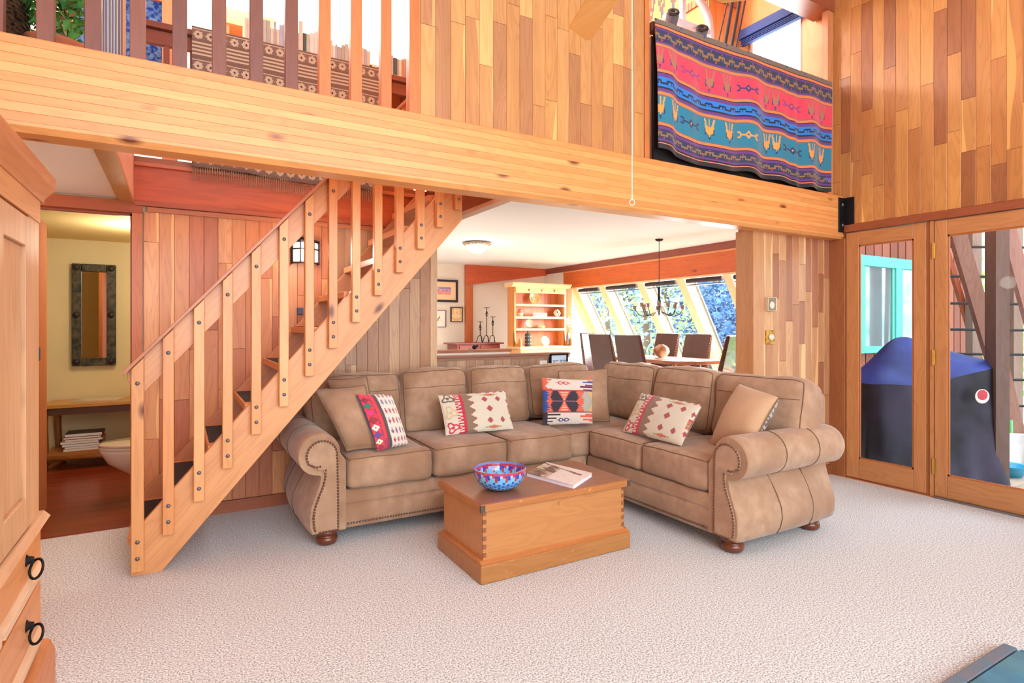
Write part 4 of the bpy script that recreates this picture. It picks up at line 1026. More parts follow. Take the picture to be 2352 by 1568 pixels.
# loft furnishing beyond the rail
bs = root('low_bookcase', (.9, 4.75, 2.405), 'low pine bookcase with a row of books on top behind the stairwell railing', 'bookcase')
BX0, BX1, BZ = .1, 1.72, 3.385
MB().box(BX0, BX1, 4.62, 4.9, BZ-.03, BZ).build('top', wood((236, 158, 96), 'x'), bs, bevel=.003)
for x in (BX0, .9, BX1-.03): B('side', wood((226, 146, 88), 'z'), bs, x, x+.03, 4.63, 4.9, 2.405, BZ-.03)
for z in (2.43, 2.85): B('shelf', wood((226, 146, 88), 'x'), bs, BX0+.03, BX1-.03, 4.63, 4.88, z, z+.025)
B('back', wood((226, 146, 88), 'x'), bs, BX0, BX1, 4.88, 4.9, 2.405, BZ-.03)
B('end_board', wood((238, 170, 110), 'z'), None, 1.70, 1.725, 4.62, 4.8, BZ+.0005, BZ+.17, label='upright pine board standing at the end of the loft book row', cat='end_board')  # end board of the low bookcase, built as a separate object
ONES = 'first second third fourth fifth sixth seventh eighth ninth tenth eleventh twelfth thirteenth fourteenth fifteenth sixteenth seventeenth eighteenth nineteenth'.split()
def ordn(k): return ONES[k] if k < 19 else (['twentieth', 'thirtieth', 'fortieth', 'fiftieth'][(k+1)//10-2] if (k+1) % 10 == 0 else ['twenty', 'thirty', 'forty', 'fifty'][(k+1)//10-2]+'-'+ONES[(k+1) % 10-1])
bcol = {'grey': (176, 180, 178), 'cream': (226, 214, 196), 'white': (240, 236, 236), 'pale green': (186, 200, 188), 'tan': (214, 160, 110), 'dark green': (70, 96, 90), 'pale blue': (176, 190, 214), 'orange': (232, 146, 92)}
proto = None; x = .42; R = random.Random(3); kb = 0
while x < 1.66:
    w_ = R.uniform(.016, .034); h = R.uniform(.15, .21) if x < .95 else R.uniform(.13, .17)
    if .78 < x < .82: h = .26
    if 1.33 < x < 1.47: x += .14; continue
    cn = R.choice(list(bcol)) if kb % 3 else R.choice(['white', 'cream', 'grey'])
    rt = root('book', (x+w_/2, 4.72, BZ), '%s %s book, %s from the stair-foot end of the loft bookcase row' % ('tall' if h > .165 else 'short', cn, ordn(kb)), 'book', 'books on the loft bookcase')
    B('cover', plain('bk_'+cn, bcol[cn], .6), rt, x, x+w_-.001, 4.64, 4.82, BZ, BZ+h, bevel=.0015)
    B('pages', plain('paper', (236, 234, 240), .8, var=.02), rt, x+.002, x+w_-.003, 4.645, 4.80, BZ+h, BZ+h+.0015)
    x += w_; kb += 1
toy = root('stuffed_toy', (1.40, 4.7, BZ), 'small cream stuffed toy with two black feet on the low bookcase', 'toy')
MB().ball((1.40, 4.72, BZ+.045), .06, 14, (1.1, .8, .75)).build('body', plain('cream_plush', (232, 214, 194), .95, bump=.5, scale=90), toy, smooth=True)
for dx in (-.045, .035): MB().ball((1.40+dx, 4.66, BZ+.026), .026, 12, (1, 1, 1)).build('foot', DARKTH, toy, smooth=True)
pf = root('pine_dresser', (.35, 5.6, 2.405), 'pale pine dresser with a wide top board in the loft', 'cabinet')
a, b = at(512, 22, Y=5.6), at(620, 50, Y=5.6)
B('side', wood((244, 184, 126), 'z', contrast=.4), pf, a.x, a.x+.05, 5.6, 5.95, 2.405, a.z); B('side', wood((244, 184, 126), 'z', contrast=.4), pf, b.x-.05, b.x, 5.6, 5.95, 2.405, a.z)
B('crest_board', wood((244, 184, 126), 'x', contrast=.4), pf, a.x-.03, b.x+.03, 5.57, 5.97, a.z-.12, a.z+.02, bevel=.004)
B('back', WHITE, pf, a.x, b.x, 5.93, 5.96, 2.405, a.z-.1); B('shelf', wood((244, 184, 126), 'x', contrast=.4), pf, a.x+.05, b.x-.05, 5.6, 5.93, 3.5, 3.53)
# blue quilt with wooden frame
QB = noisy('blue_batik', (26, 78, 190), (120, 176, 236), 38, .9, .2, .004, lo=.42, hi=.6)
a, b = at(176, 0, Y=5.0), at(372, 140, Y=5.0)
ql = root('quilt_rack', (0, 5.0, 2.405), 'blue batik cloth on a pale wooden frame beyond the stairwell railing', 'quilt')
B('cloth', QB, ql, a.x, b.x, 5.0, 5.02, 2.9, 4.2)
B('upright', wood((250, 190, 140), 'z', contrast=.4), ql, b.x, b.x+.10, 4.98, 5.04, 2.405, 4.2); B('upright', wood((250, 190, 140), 'z', contrast=.4), ql, a.x-.1, a.x, 4.98, 5.04, 2.405, 4.2)
z_ = at(330, 22, Y=4.98).z
B('crosspiece', wood((240, 168, 118), 'x', contrast=.4), ql, a.x, b.x, 4.97, 5.0, z_+.09, z_+.2); B('crosspiece', wood((240, 168, 118), 'x', contrast=.4), ql, a.x, b.x, 4.98, 5.03, 2.8, 2.9)
# striped cloth
a, b = at(228, 50, Y=3.35), at(289, 100, Y=3.35)
def strp(x, t):
    if x > .8: return (190, 140, 104) if int(x*40) % 2 else (220, 176, 140)
    return (238, 232, 226) if int(x*17) % 2 else (134, 122, 156)
sc3 = grid_y(a.x, b.x, 2.46, 3.7, 3.35, 48, 6, strp, lambda x, t: (-.012*math.sin(x*30), 0)).build('striped_cloth', PATT, None, smooth=True, label='white and grey-purple striped cloth hanging behind the loft slats', cat='cloth')
md = sc3.modifiers.new('s', 'SOLIDIFY'); md.thickness = .004
# dark slanted brace of the loft
# ivy and basket
def leaf_cloud(name, cen, rad, n, size, mat, parent=None, R=None, sc=(1, 1, 1), **k):
    R = R or random.Random(5); q = MB()
    for i in range(n):
        v = Vector((R.gauss(0, 1), R.gauss(0, 1), R.gauss(0, 1))).normalized()*rad*R.uniform(.35, 1)**.6
        v = Vector((v.x*sc[0], v.y*sc[1], v.z*sc[2]))+Vector(cen)
        a = Vector((R.uniform(-1, 1), R.uniform(-1, 1), R.uniform(-.7, .7))).normalized(); b = a.orthogonal().normalized(); b = (b+a.cross(b)*R.uniform(-1, 1)).normalized(); s = size*R.uniform(.6, 1.2); c = a.cross(b)*.12*s
        q.add([v-a*s, v-b*s*.55+c, v+a*s, v+b*s*.55+c, v-c], [(0, 1, 4), (1, 2, 4), (2, 3, 4), (3, 0, 4)])
    return q.build(name, mat, parent, **k)
def leafmat(name, c1, c2, sc=9):
    return noisy(name, c1, c2, sc, .6, .1, .003, lo=.35, hi=.65)
pc = at(130, 45, Y=3.25)
iv = root('ivy_plant', (pc.x, 3.25, 2.41), 'leafy green potted ivy with a few pale variegated leaves behind the loft slats', 'plant')
MB().lathe([(.08, 0), (.11, .14), (.12, .15), (.11, .15), (.1, .13), (.0001, .13)], (pc.x, 3.25, 2.41), 18).build('pot', plain('terracotta', (196, 120, 84), .8), iv, smooth=True)
leaf_cloud('foliage', (pc.x, 3.25, 2.80), .24, 420, .035, leafmat('ivy_leaf', (24, 92, 44), (120, 190, 90), 5), iv, sc=(.62, .6, 1.15), kind='stuff')
leaf_cloud('variegated_foliage', (pc.x+.05, 3.22, 2.72), .2, 50, .03, leafmat('ivy_pale', (190, 190, 150), (216, 150, 110), 12), iv, sc=(.6, .6, 1), R=random.Random(8), kind='stuff')
q = MB(); bx = at(22, 40, Y=3.2).x-.16
for k in range(26):
    z = 2.42+k*.019; r = .17+.04*math.sin(k/25*PI)
    q.tube([(bx+(r+.004*math.sin(t*20+k*PI))*math.cos(t), 3.25+(r+.004*math.sin(t*20+k*PI))*math.sin(t), z) for t in [2*PI*i/40 for i in range(40)]], .0105, 5, closed=True)
q.build('wicker_basket', noisy('dark_wicker', (26, 20, 20), (110, 84, 56), 60, .8, .5, .004), None, label='dark brown wicker basket on the loft behind the first slats', cat='basket')

# ---- exercise loft
WM = plain('white_enamel', (226, 222, 226), .35, coat=.4)
em = root('exercise_machine', (3.25, 3.55, 2.41), 'white exercise machine with black-capped foam rollers in the loft', 'exercise machine')
YE = 3.6
a, b = at(1572, 0, Y=YE), at(1567, 78, Y=YE)
MB().box(a.x-.022, a.x+.022, YE, YE+.04, 2.41, 4.6).build('upright', WM, em, bevel=.004)
c1, c2 = at(1520, 40, Y=YE), at(1640, 92, Y=YE); zc = at(1572, 56, Y=YE).z
B('crossbar', WM, em, a.x-.25, a.x+.30, YE-.03, YE+.01, zc-.03, zc+.02, bevel=.004)
arc = [at(px, py, Y=YE+.1) for px, py in ((1590, -40), (1604, -5), (1618, 18), (1628, 45), (1631, 80), (1630, 120), (1628, 170), (1626, 260))]
MB().tube(arc, .036, 10).build('curved_frame', WM, em, smooth=True)
B('base_bar', WM, em, a.x-.3, a.x+.4, YE-.05, YE+.12, 2.41, 2.46, bevel=.004)
FO = plain('grey_foam', (96, 92, 100), .9)
for px, py in ((1546, 30), (1613, 67)):
    p = at(px, py, Y=YE-.12); ax = Vector((.42, .70, -.55)).normalized(); r_ = .052
    MB().lathe([(r_, 0), (r_, .17), (.0001, .17)], p, 18, axis=ax).build('foam_roller', FO, em, smooth=False)
    MB().lathe([(.0001, .0), (.012, .002), (.014, .012), (r_-.004, .014), (r_+.002, .006), (r_, -.002)], p-ax*.004, 18, axis=-ax).build('roller_cap', plain('black_rubber', (18, 18, 20), .5), em, smooth=True)
for i, ((x0, y0), (x1, y1), r) in enumerate((((1672, 0), (1648, 104), .006), ((1683, -4), (1663, 112), .017), ((1700, -4), (1678, 118), .015), ((1712, 0), (1688, 122), .009))):
    a, b = at(x0, y0, Y=3.30), at(x1, y1, Y=3.30); d = (b-a).normalized(); e = b+d*((b.z-2.41)/-d.z if d.z else 0)
    lab = ['thin dark ski pole in the loft, nearest the exercise machine', 'thick grey pole in the loft, second from the exercise machine', 'thick dark pole in the loft, third from the exercise machine', 'slim grey pole in the loft, nearest the window blind'][i]
    o = root('ski_pole', e, lab, 'pole')
    MB().tube([a-d*.35, e], [r, r*.9], 8).build('shaft', plain('graphite', (84, 80, 84), .4, .5), o, smooth=True)
    MB().tube([a-d*.35, a-d*.2], r*1.35, 8).build('grip', DARKTH, o, smooth=True)
# kilim border, blinds, windows
def border(x, t):
    s = x*6; k = s-int(s); v = t
    d = abs(k-.5)*2+abs(v-.35)*1.6
    if t > .85: return (200, 140, 90) if int(x*60) % 2 else (150, 90, 90)
    if d < .22: return (196, 70, 60)
    if d < .42: return (236, 170, 120)
    if d < .6: return (206, 90, 70)
    if d < .82: return (84, 100, 130)
    return (240, 176, 110)
a = at(1636, 0, Y=3.93); z0 = at(1700, 22, Y=3.93).z
kb_ = grid_y(4.50, 4.96, z0, z0+.55, 3.925, 60, 40, border).build('kilim_border', PATT, None, label='geometric blue, red and orange kilim strip high on the loft wall', cat='textile'); kb_.modifiers.new('s', 'SOLIDIFY').thickness = .006
vs = []; fs = []; cs = []; za = at(1490, 42, X=4.51)
q = MB(); nx = 50
zlo = at(1560, 25, X=4.50).z
for j in range(21):
    for i in range(nx+1): vs.append((4.505, 3.96+1.0*i/nx, zlo+.5*j/20-.06))
for j in range(20):
    for i in range(nx): b0 = j*(nx+1)+i; fs.append((b0, b0+1, b0+nx+2, b0+nx+1)); cs.append(border((i+.5)/nx, 1-(j+.5)/20))
o = q.add(vs, fs, cs).build('kilim_border', PATT, None, label='geometric kilim strip on the far loft wall behind the exercise machine', cat='textile'); o.modifiers.new('s', 'SOLIDIFY').thickness = .006
BLU = plain('blue_blind', (44, 72, 150), .6)
def loft_win(X, y0, y1, z0, z1, name, lab):
    t = tag(root(name, (X, (y0+y1)/2, z0)), kind='structure'); F = wood((206, 130, 80), 'z', contrast=.5)
    for a_, b_, c_, d_ in ((y0, y0+.03, z0, z1), (y1-.03, y1, z0, z1), (y0, y1, z0, z0+.03), (y0, y1, z1-.03, z1)): B('frame', F, t, X+.02, X+.06, a_, b_, c_, d_)
    B('pane', GLASS, t, X+.035, X+.04, y0+.03, y1-.03, z0+.03, z1-.03)
    bb = root('roller_blind', (X, (y0+y1)/2, z1-.1), lab, 'blind')
    B('headrail', BLU, bb, X-.07, X-.01, y0-.05, y1+.05, z1-.06, z1+.03, bevel=.003)
    for k in range(4): B('slat', BLU, bb, X-.055, X-.015, y0-.03, y1+.03, z1-.078-k*.016, z1-.07-k*.016)
loft_win(4.97, 3.24, 3.84, 3.0, 4.25, 'window_3', 'blue slatted blind pulled up over the larger loft window'); loft_win(4.52, 4.36, 4.62, 3.4, 4.22, 'window_4', 'blue slatted blind over the narrow loft window behind the exercise machine')

# ================================================================== DINING ROOM
HW = (236, 178, 120)
hu = root('hutch', (5.2, 8.0, FZ), 'pine hutch with open shelves, cut-out hearts and molded cornice against the far wall', 'cabinet')
B('side_panel', wood((230, 150, 84), 'z', contrast=.6), hu, 4.68, 4.71, 8.0, 8.22, .97, 1.93); B('side_panel', wood(HW, 'z', contrast=.6), hu, 5.67, 5.70, 8.0, 8.22, .97, 1.93)
for i in range(7): B('back_board', wood([(222, 134, 82), (212, 122, 72)][i % 2], 'z', contrast=.7), hu, 4.71+i*.1375, 4.845+i*.1375, 8.205, 8.22, .97, 1.9)
for z in (1.655, 1.452, 1.258): B('shelf', wood((240, 196, 140), 'x', contrast=.4), hu, 4.71, 5.67, 7.995, 8.20, z-.035, z)
B('frieze', wood((240, 196, 140), 'x', contrast=.4), hu, 4.70, 5.68, 7.985, 8.0, 1.835, 1.94)
MB().prism([(8.0, 1.93), (7.985, 1.93), (7.96, 1.955), (7.93, 1.985), (7.93, 2.0), (8.22, 2.0), (8.22, 1.93)], 0, 4.62, 5.77).build('cornice', wood((240, 200, 150), 'x', contrast=.4), hu)
for x, kind_ in ((4.95, 0), (5.2, 1), (5.45, 0)):
    q = MB(); z = 1.885
    if kind_: q.prism([(x-.014, z), (x, z-.024), (x+.014, z), (x, z+.024)], 1, 7.982, 7.986)
    else: q.prism([(x, z-.024), (x+.02, z+.006), (x+.014, z+.02), (x+.004, z+.018), (x, z+.01), (x-.004, z+.018), (x-.014, z+.02), (x-.02, z+.006)], 1, 7.982, 7.986)
    q.build('cut_out', plain('cutout_shade', (150, 84, 44), .9), hu)
MB().prism([(7.80, .965), (7.80, 1.06), (7.82, 1.10), (7.86, 1.09), (7.88, 1.03), (7.93, 1.01), (7.99, 1.06), (8.0, 1.2), (8.02, 1.2), (8.02, .965)], 0, 4.68, 4.71).build('scroll_bracket', wood((232, 150, 84), 'z'), hu)
MB().prism([(7.80, .965), (7.80, 1.06), (7.82, 1.10), (7.86, 1.09), (7.88, 1.03), (7.93, 1.01), (7.99, 1.06), (8.0, 1.2), (8.02, 1.2), (8.02, .965)], 0, 5.67, 5.70).build('scroll_bracket', wood((232, 150, 84), 'z'), hu)
B('counter', wood((244, 204, 150), 'x', contrast=.4), hu, 4.66, 5.72, 7.78, 8.22, .93, .967, bevel=.003)
B('base_cabinet', wood((240, 190, 130), 'z', contrast=.4), hu, 4.69, 5.69, 7.81, 8.22, FZ, .93); B('door', wood((240, 196, 140), 'z', contrast=.4), hu, 4.74, 5.18, 7.80, 7.81, .25, .88); B('door', wood((240, 196, 140), 'z', contrast=.4), hu, 5.20, 5.64, 7.80, 7.81, .25, .88)
def hx(px): return at(px, 700, Y=8.08).x
x = hx(1231)
t = root('plate', (x, 8.14, 1.655), 'large ochre bowl plate with a small picture in its centre, on the top hutch shelf', 'plate')
ax = Vector((0, -1, .25)).normalized()
MB().lathe([(.0001, 0), (.05, .002), (.1, .03), (.104, .034), (.098, .03), (.05, -.004), (.0001, -.006)], (x, 8.15, 1.655+.102), 28, axis=ax).build('dish', plain('ochre_glaze', (226, 186, 116), .3, coat=.5), t, smooth=True)
MB().lathe([(.0001, .006), (.03, .005), (.031, 0)], Vector((x-.012, 8.142, 1.752)), 16, axis=ax).build('medallion', noisy('medallion', (90, 120, 120), (226, 226, 206), 90, .4, 0), t)
def vase(name, px, y, z, prof, mat, lab, cat='vase', n=20, colf=None):
    return MB().lathe(prof, (hx(px) if px > 50 else px, y, z), n, colf=colf).build(name, mat, None, smooth=True, label=lab, cat=cat)
vase('vase', 1196, 8.1, 1.452, [(.035, 0), (.05, .03), (.054, .06), (.045, .09), (.03, .1), (.026, .108), (.036, .118), (.03, .116), (.02, .1)], PATT, 'small rose and cream striped pottery vase on the second hutch shelf', colf=lambda i, k: [(236, 214, 180), (236, 214, 180), (214, 120, 100), (226, 170, 150), (206, 130, 110), (120, 60, 50), (90, 40, 40), (90, 40, 40)][min(i, 7)])
vase('jar', 1279, 8.08, 1.452, [(.02, 0), (.05, .02), (.066, .06), (.05, .1), (.03, .115), (.03, .125), (.02, .13)], PATT, 'round white pottery jar with dark leaf stripes on the second hutch shelf', 'jar', colf=lambda i, k: (90, 60, 40) if (k+i) % 5 == 0 or i > 4 else (236, 226, 200))
a, b = at(1225, 718, Y=8.05), at(1257, 727, Y=8.05)
pl = root('plaque', ((a.x+b.x)/2, 8.06, 1.452), 'small cream plaque with handwritten words on the second hutch shelf', 'plaque')
B('board', plain('cream_board', (244, 232, 196), .7), pl, a.x, b.x, 8.05, 8.07, 1.452, a.z, bevel=.002)
def text(body, size, mat, parent, loc, rot=(PI/2, 0, 0)):
    c = bpy.data.curves.new('lettering', 'FONT'); c.body = body; c.size = size; c.extrude = .0006; c.align_x = 'CENTER'; c.shear = .3
    o = bpy.data.objects.new('lettering', c); c.materials.append(mat); COL.objects.link(o); bpy.context.view_layer.update(); me = bpy.data.meshes.new_from_object(o); bpy.data.objects.remove(o)
    o = bpy.data.objects.new('lettering', me); COL.objects.link(o); o.parent = parent; o.location = Vector(loc)-parent.location; o.rotation_euler = rot; o['kind'] = 'stuff'; return o
text('favorite things', .044, plain('ink', (70, 60, 44), .6), pl, ((a.x+b.x)/2, 8.0485, 1.452+.022))
x = hx(1217)
MB().lathe([(.0001, .0), (.05, .004), (.075, .03), (.079, .034), (.07, .026), (.04, -.002), (.0001, -.004)], (x, 8.1, 1.258+.078), 24, colf=lambda i, k: (196, 130, 100) if i % 2 else (232, 206, 180), axis=Vector((-.2, -1, .25)).normalized()).build('spiral_plate', PATT, None, smooth=True, label='brown and cream ringed plate standing on the third hutch shelf', cat='plate')
x = hx(1243)
MB().ball((x, 8.1, 1.258+.026), .09, 14, (1.1, .5, .38)).build('stone', noisy('mossy_stone', (130, 120, 76), (196, 180, 130), 30, .9, .5), None, smooth=True, label='flat olive-grey stone resting on the third hutch shelf', cat='stone')
x = hx(1289)
wv = root('flower_vase', (x, 7.88, .967), 'tall silver vase with white dried blossoms at the window end of the hutch', 'vase')
MB().lathe([(.028, 0), (.034, .06), (.03, .16), (.018, .2), (.02, .215)], (x, 7.88, .967), 16).build('vase_body', CHROME, wv, smooth=True)
for k in range(7): MB().tube([(x, 7.88, 1.17), (x+.02*math.cos(k), 7.88+.02*math.sin(k), 1.28), (x+.04*math.cos(k*2.1), 7.88+.03*math.sin(k*2.1), 1.4)], .002, 4).build('stem', plain('twig', (90, 80, 60)), wv)
leaf_cloud('blossoms', (x, 7.88, 1.36), .1, 160, .014, plain('white_blossom', (236, 232, 222), .8), wv, sc=(.55, .4, 1), kind='stuff')
x = hx(1203)
cy = root('canister', (x, 7.95, .967), 'dark green cylindrical canister with rows of pale dots on the hutch counter', 'canister')
MB().lathe([(.05, 0), (.052, .01), (.052, .2), (.04, .21), (.02, .215), (.012, .24), (.0001, .245)], (x, 7.95, .967), 20, colf=lambda i, k: (40, 46, 44) if i != 1 else (58, 64, 58)).build('body', PATT, cy, smooth=True)
for r_ in range(3):
    for k in range(8): MB().ball((x+.052*math.cos(k*PI/4+.3), 7.95+.052*math.sin(k*PI/4+.3), 1.01+r_*.06), .008, 8).build('stud', plain('pale_dot', (206, 206, 196), .4), cy, smooth=True)
x = hx(1241)
MB().lathe([(.0001, 0), (.04, .002), (.08, .02), (.084, .024), (.074, .016), (.0001, -.003)], (x, 7.95, .967+.078), 24, colf=lambda i, k: [(196, 110, 90), (150, 170, 206), (236, 220, 200), (240, 214, 180), (226, 200, 170)][(i+k*3) % 5] if i < 3 else (240, 214, 180), axis=Vector((.1, -1, .3)).normalized()).build('painted_plate', PATT, None, smooth=True, label='painted shell-edged plate with red and blue centre on the hutch counter', cat='plate')

# console with candle stands
RC = (146, 66, 56)
co = root('console_table', (4.25, 8.6, FZ), 'dark red painted console table with two drawers near the far wall', 'table')
B('top', wood(RC, 'x', contrast=.4), co, 3.80, 4.70, 8.37, 8.82, 1.0, 1.022, bevel=.003); B('body', wood(RC, 'x', contrast=.4), co, 3.86, 4.64, 8.41, 8.80, .80, 1.0)
for x0, x1 in ((3.90, 4.22), (4.28, 4.60)):
    d = B('drawer', wood((160, 78, 64), 'x', contrast=.4), co, x0, x1, 8.395, 8.41, .84, .98, bevel=.003); MB().ball(((x0+x1)/2, 8.385, .91), .014, 8).build('knob', CHROME, d, smooth=True)
for x in (3.87, 4.58):
    for y in (8.42, 8.74): B('leg', wood(RC, 'z', contrast=.4), co, x, x+.05, y, y+.05, FZ, .80)
for (px, yt), nm in zip(((1103, 739), (1118, 707), (1132, 728)), ('shortest of three twisted iron candle stands on the red console', 'tallest of three twisted iron candle stands on the red console', 'middle-height twisted iron candle stand on the red console')):
    p = at(px, 745, Y=8.6); zt2 = at(px, yt, Y=8.6).z; x = p.x
    cs_ = root('candle_stand', (x, 8.6, 1.022), nm, 'candlestick')
    MB().tube([(x, 8.6, 1.13), (x, 8.6, zt2)], .0065, 8).build('stem', BLACK, cs_, smooth=True)
    for k in range(3):
        a = k*2*PI/3+.5; c_, s_ = math.cos(a), math.sin(a)
        MB().tube([(x, 8.6, 1.135), (x+.03*c_, 8.6+.03*s_, 1.13), (x+.05*c_, 8.6+.05*s_, 1.09), (x+.055*c_, 8.6+.055*s_, 1.05), (x+.075*c_, 8.6+.075*s_, 1.026)], .0055, 6).build('leg', BLACK, cs_, smooth=True)
    q = MB(); zc_ = zt2-.1
    for k in range(4): q.tube([(x+.022*math.sin(PI*t/8)*math.cos(k*PI/2+t*.35), 8.6+.022*math.sin(PI*t/8)*math.sin(k*PI/2+t*.35), zc_-.05+.1*t/8) for t in range(9)], .0035, 5)
    q.build('twist', BLACK, cs_, kind='stuff', smooth=True)
    MB().lathe([(.045, 0), (.05, .006), (.0001, .006)], (x, 8.6, zt2), 16).build('drip_pan', BLACK, cs_)
p = at(1090, 799, Y=8.0)
cm = root('figurine', (at(1091, 799, Y=5.34).x, 5.35, 1.056), 'small black animal-like ornament on the far half-wall cap', 'figurine')
xx = cm.location.x
MB().ball((xx, 5.35, 1.056+.022), .024, 10, (1.3, .8, .9)).ball((xx+.03, 5.35, 1.09), .014, 8).build('body', DARKTH, cm, smooth=True, kind='stuff')
MB().ball((xx-.05, 5.35, 1.066), .014, 8).build('pebble', CHROME, None, smooth=True, label='tiny silver pebble beside the black ornament on the far half-wall cap', cat='pebble')

# pictures on the far wall
def picture(name, x0, x1, y0, y1, Y, fw, fc, lab, colf, mat_w=.0, matc=(240, 224, 200)):
    a, b = at(x0, y0, Y=Y), at(x1, y1, Y=Y)
    r = root(name, ((a.x+b.x)/2, Y, b.z), lab, 'picture'); M = plain('frame_%d' % fc[0], fc, .5)
    for k in ((a.x, b.x, a.z-fw, a.z), (a.x, b.x, b.z, b.z+fw), (a.x, a.x+fw, b.z+fw, a.z-fw), (b.x-fw, b.x, b.z+fw, a.z-fw)): B('frame', M, r, k[0], k[1], Y-.02, Y+.015, k[2], k[3])
    B('mat_board', plain('mat_%d' % matc[2], matc, .8, var=.01), r, a.x+fw, b.x-fw, Y-.004, Y+.01, b.z+fw, a.z-fw)
    g = fw+mat_w; grid_y(a.x+g, b.x-g, b.z+g, a.z-g, Y-.006, 26, 20, colf).build('print', PRINT, r)
def art1(x, t):
    n_ = noise.noise(Vector((x*6, t*6, 2)))
    if (x-.3)**2+(t-.18)**2 < .008: return (250, 214, 120)
    if t < .3: return (150, 140, 190)
    if t < .62 and abs(n_) > .18 and x > .3: return (236, 110, 60) if n_ > 0 else (120, 70, 150)
    if t > .62 and abs(n_) > .2: return (236, 140, 90)
    return (226, 176, 206)
picture('framed_print', 975, 1051, 640, 694, 9.0, .035, (40, 26, 34), 'black-framed colourful horse print on the far cream wall', art1, .09, (246, 206, 160))
picture('framed_print', 1035, 1062, 705, 739, 9.0, .014, (90, 46, 40), 'small thin-framed golden print beside the wooden post', lambda x, t: (250, 220, 170) if noise.noise(Vector((x*4, t*4, 7))) > -.1 else (240, 190, 130), .0, (250, 220, 171))
def art3(x, t): return (60, 50, 50) if abs((x-.6)+(t-.5)*.5) < .05+.06*noise.noise(Vector((x*9, t*9, 0))) and .25 < t < .75 else (250, 236, 206)
picture('framed_print', 985, 1024, 712, 751, 9.0, .008, (90, 110, 120), 'thin-framed ink drawing of a bird under the horse print', art3, .06, (244, 240, 230))

# ceiling lamp
c = at(1096, 566, Z=2.30)
cl = root('ceiling_lamp', (c.x, c.y, 2.353), 'lit frosted glass bowl ceiling lamp with ornate metal rim', 'lamp')
MB().lathe([(.0001, -.14), (.05, -.135), (.1, -.11), (.13, -.07), (.14, -.035), (.0001, -.035)], (c.x, c.y, 2.353), 28).build('glass_bowl', plain('lit_glass', (255, 240, 214), .4, emis=2.2), cl, smooth=True)
MB().lathe([(.05, 0), (.14, -.004), (.18, -.012), (.185, -.022), (.17, -.035), (.14, -.045), (.13, -.04), (.0001, -.03)], (c.x, c.y, 2.353), 28).build('rim', noisy('antique_silver', (110, 84, 60), (206, 190, 166), 60, .4, .6, .006), cl, smooth=True)
MB().lathe([(.0001, -.17), (.01, -.16), (.018, -.148), (.008, -.14)], (c.x, c.y, 2.353), 12).build('finial', BRASS, cl, smooth=True)
light('ceiling_lamp_light', 'POINT', (c.x, c.y, 2.12), 6, (1, .88, .7), radius=.14)

# table
tb = root('dining_table', (5.0, 5.2, FZ), 'wooden dining table with clipped corners and curved iron stretchers by the slanted windows', 'table')
tx0, tx1, ty0, ty1, ck = 4.66, 5.36, 4.36, 6.0, .16
MB().prism([(tx0+ck, ty0), (tx1-ck, ty0), (tx1, ty0+ck), (tx1, ty1-ck), (tx1-ck, ty1), (tx0+ck, ty1), (tx0, ty1-ck), (tx0, ty0+ck)], 2, .875, .915).build('tabletop', wood((196, 116, 64), 'y', rough=.2, coat=.6), tb, bevel=.004)
for y in (4.72, 5.64):
    B('leg', wood((226, 176, 120), 'z'), tb, 4.95, 5.07, y-.05, y+.05, FZ+.04, .875); B('foot', wood((226, 176, 120), 'x'), tb, 4.72, 5.30, y-.05, y+.05, FZ, FZ+.05)
    for s in (-1, 1): MB().tube([(5.01+s*(.06+.22*math.sin(t*PI/12)), y, .45+.42*(1-math.cos(t*PI/12))) for t in range(7)], .008, 6).build('iron_brace', CHROME, tb, smooth=True)
B('table_runner', plain('pale_runner', (232, 222, 214), .9), None, 4.88, 5.14, 4.55, 5.85, .9155, .919, label='pale woven runner lying along the dining table', cat='runner')
po_ = at(1519, 812, Y=5.2)
MB().lathe([(.03, 0), (.075, .03), (.098, .07), (.09, .11), (.06, .14), (.034, .15), (.03, .158), (.022, .15)], (at(1519, 812, X=5.0).x, at(1519, 812, X=5.0).y, .919), 28).build('clay_pot', noisy('horsehair_pottery', (120, 66, 44), (226, 170, 130), 5, .35, .05, c3=(236, 190, 150), scale2=6), None, smooth=True, label='round brown and cream marbled clay pot on the dining table', cat='pot')
# chairs
LEA = plain('brown_leather', (84, 40, 34), .25, coat=.6, var=.15, scale=8); LEG = wood((58, 32, 26), 'z')
dcr = root('dining_chair', (0, 0, 0))
MB().add([(-.22, -.015, .44), (.22, -.015, .44), (.22, .045, .44), (-.22, .045, .44), (-.20, .13, 1.05), (.20, .13, 1.05), (.20, .17, 1.05), (-.20, .17, 1.05)], [(0, 3, 2, 1), (4, 5, 6, 7), (0, 1, 5, 4), (1, 2, 6, 5), (2, 3, 7, 6), (3, 0, 4, 7)]).build('backrest', LEA, dcr, bevel=.012)
MB().box(-.23, .23, -.44, .03, .40, .47).build('seat', LEA, dcr, bevel=.02)
for x in (-.2, .17):
    for y in (-.42, 0): MB().box(x, x+.03, y, y+.03, 0, .40).build('leg', LEG, dcr)
q = MB()
for s in (-1, 1):
    for k in range(18): q.ball((s*.205, -.02+.145*(k/18), .48+.55*k/18), .006, 5)
q.build('nailheads', BRASS, dcr, kind='stuff')
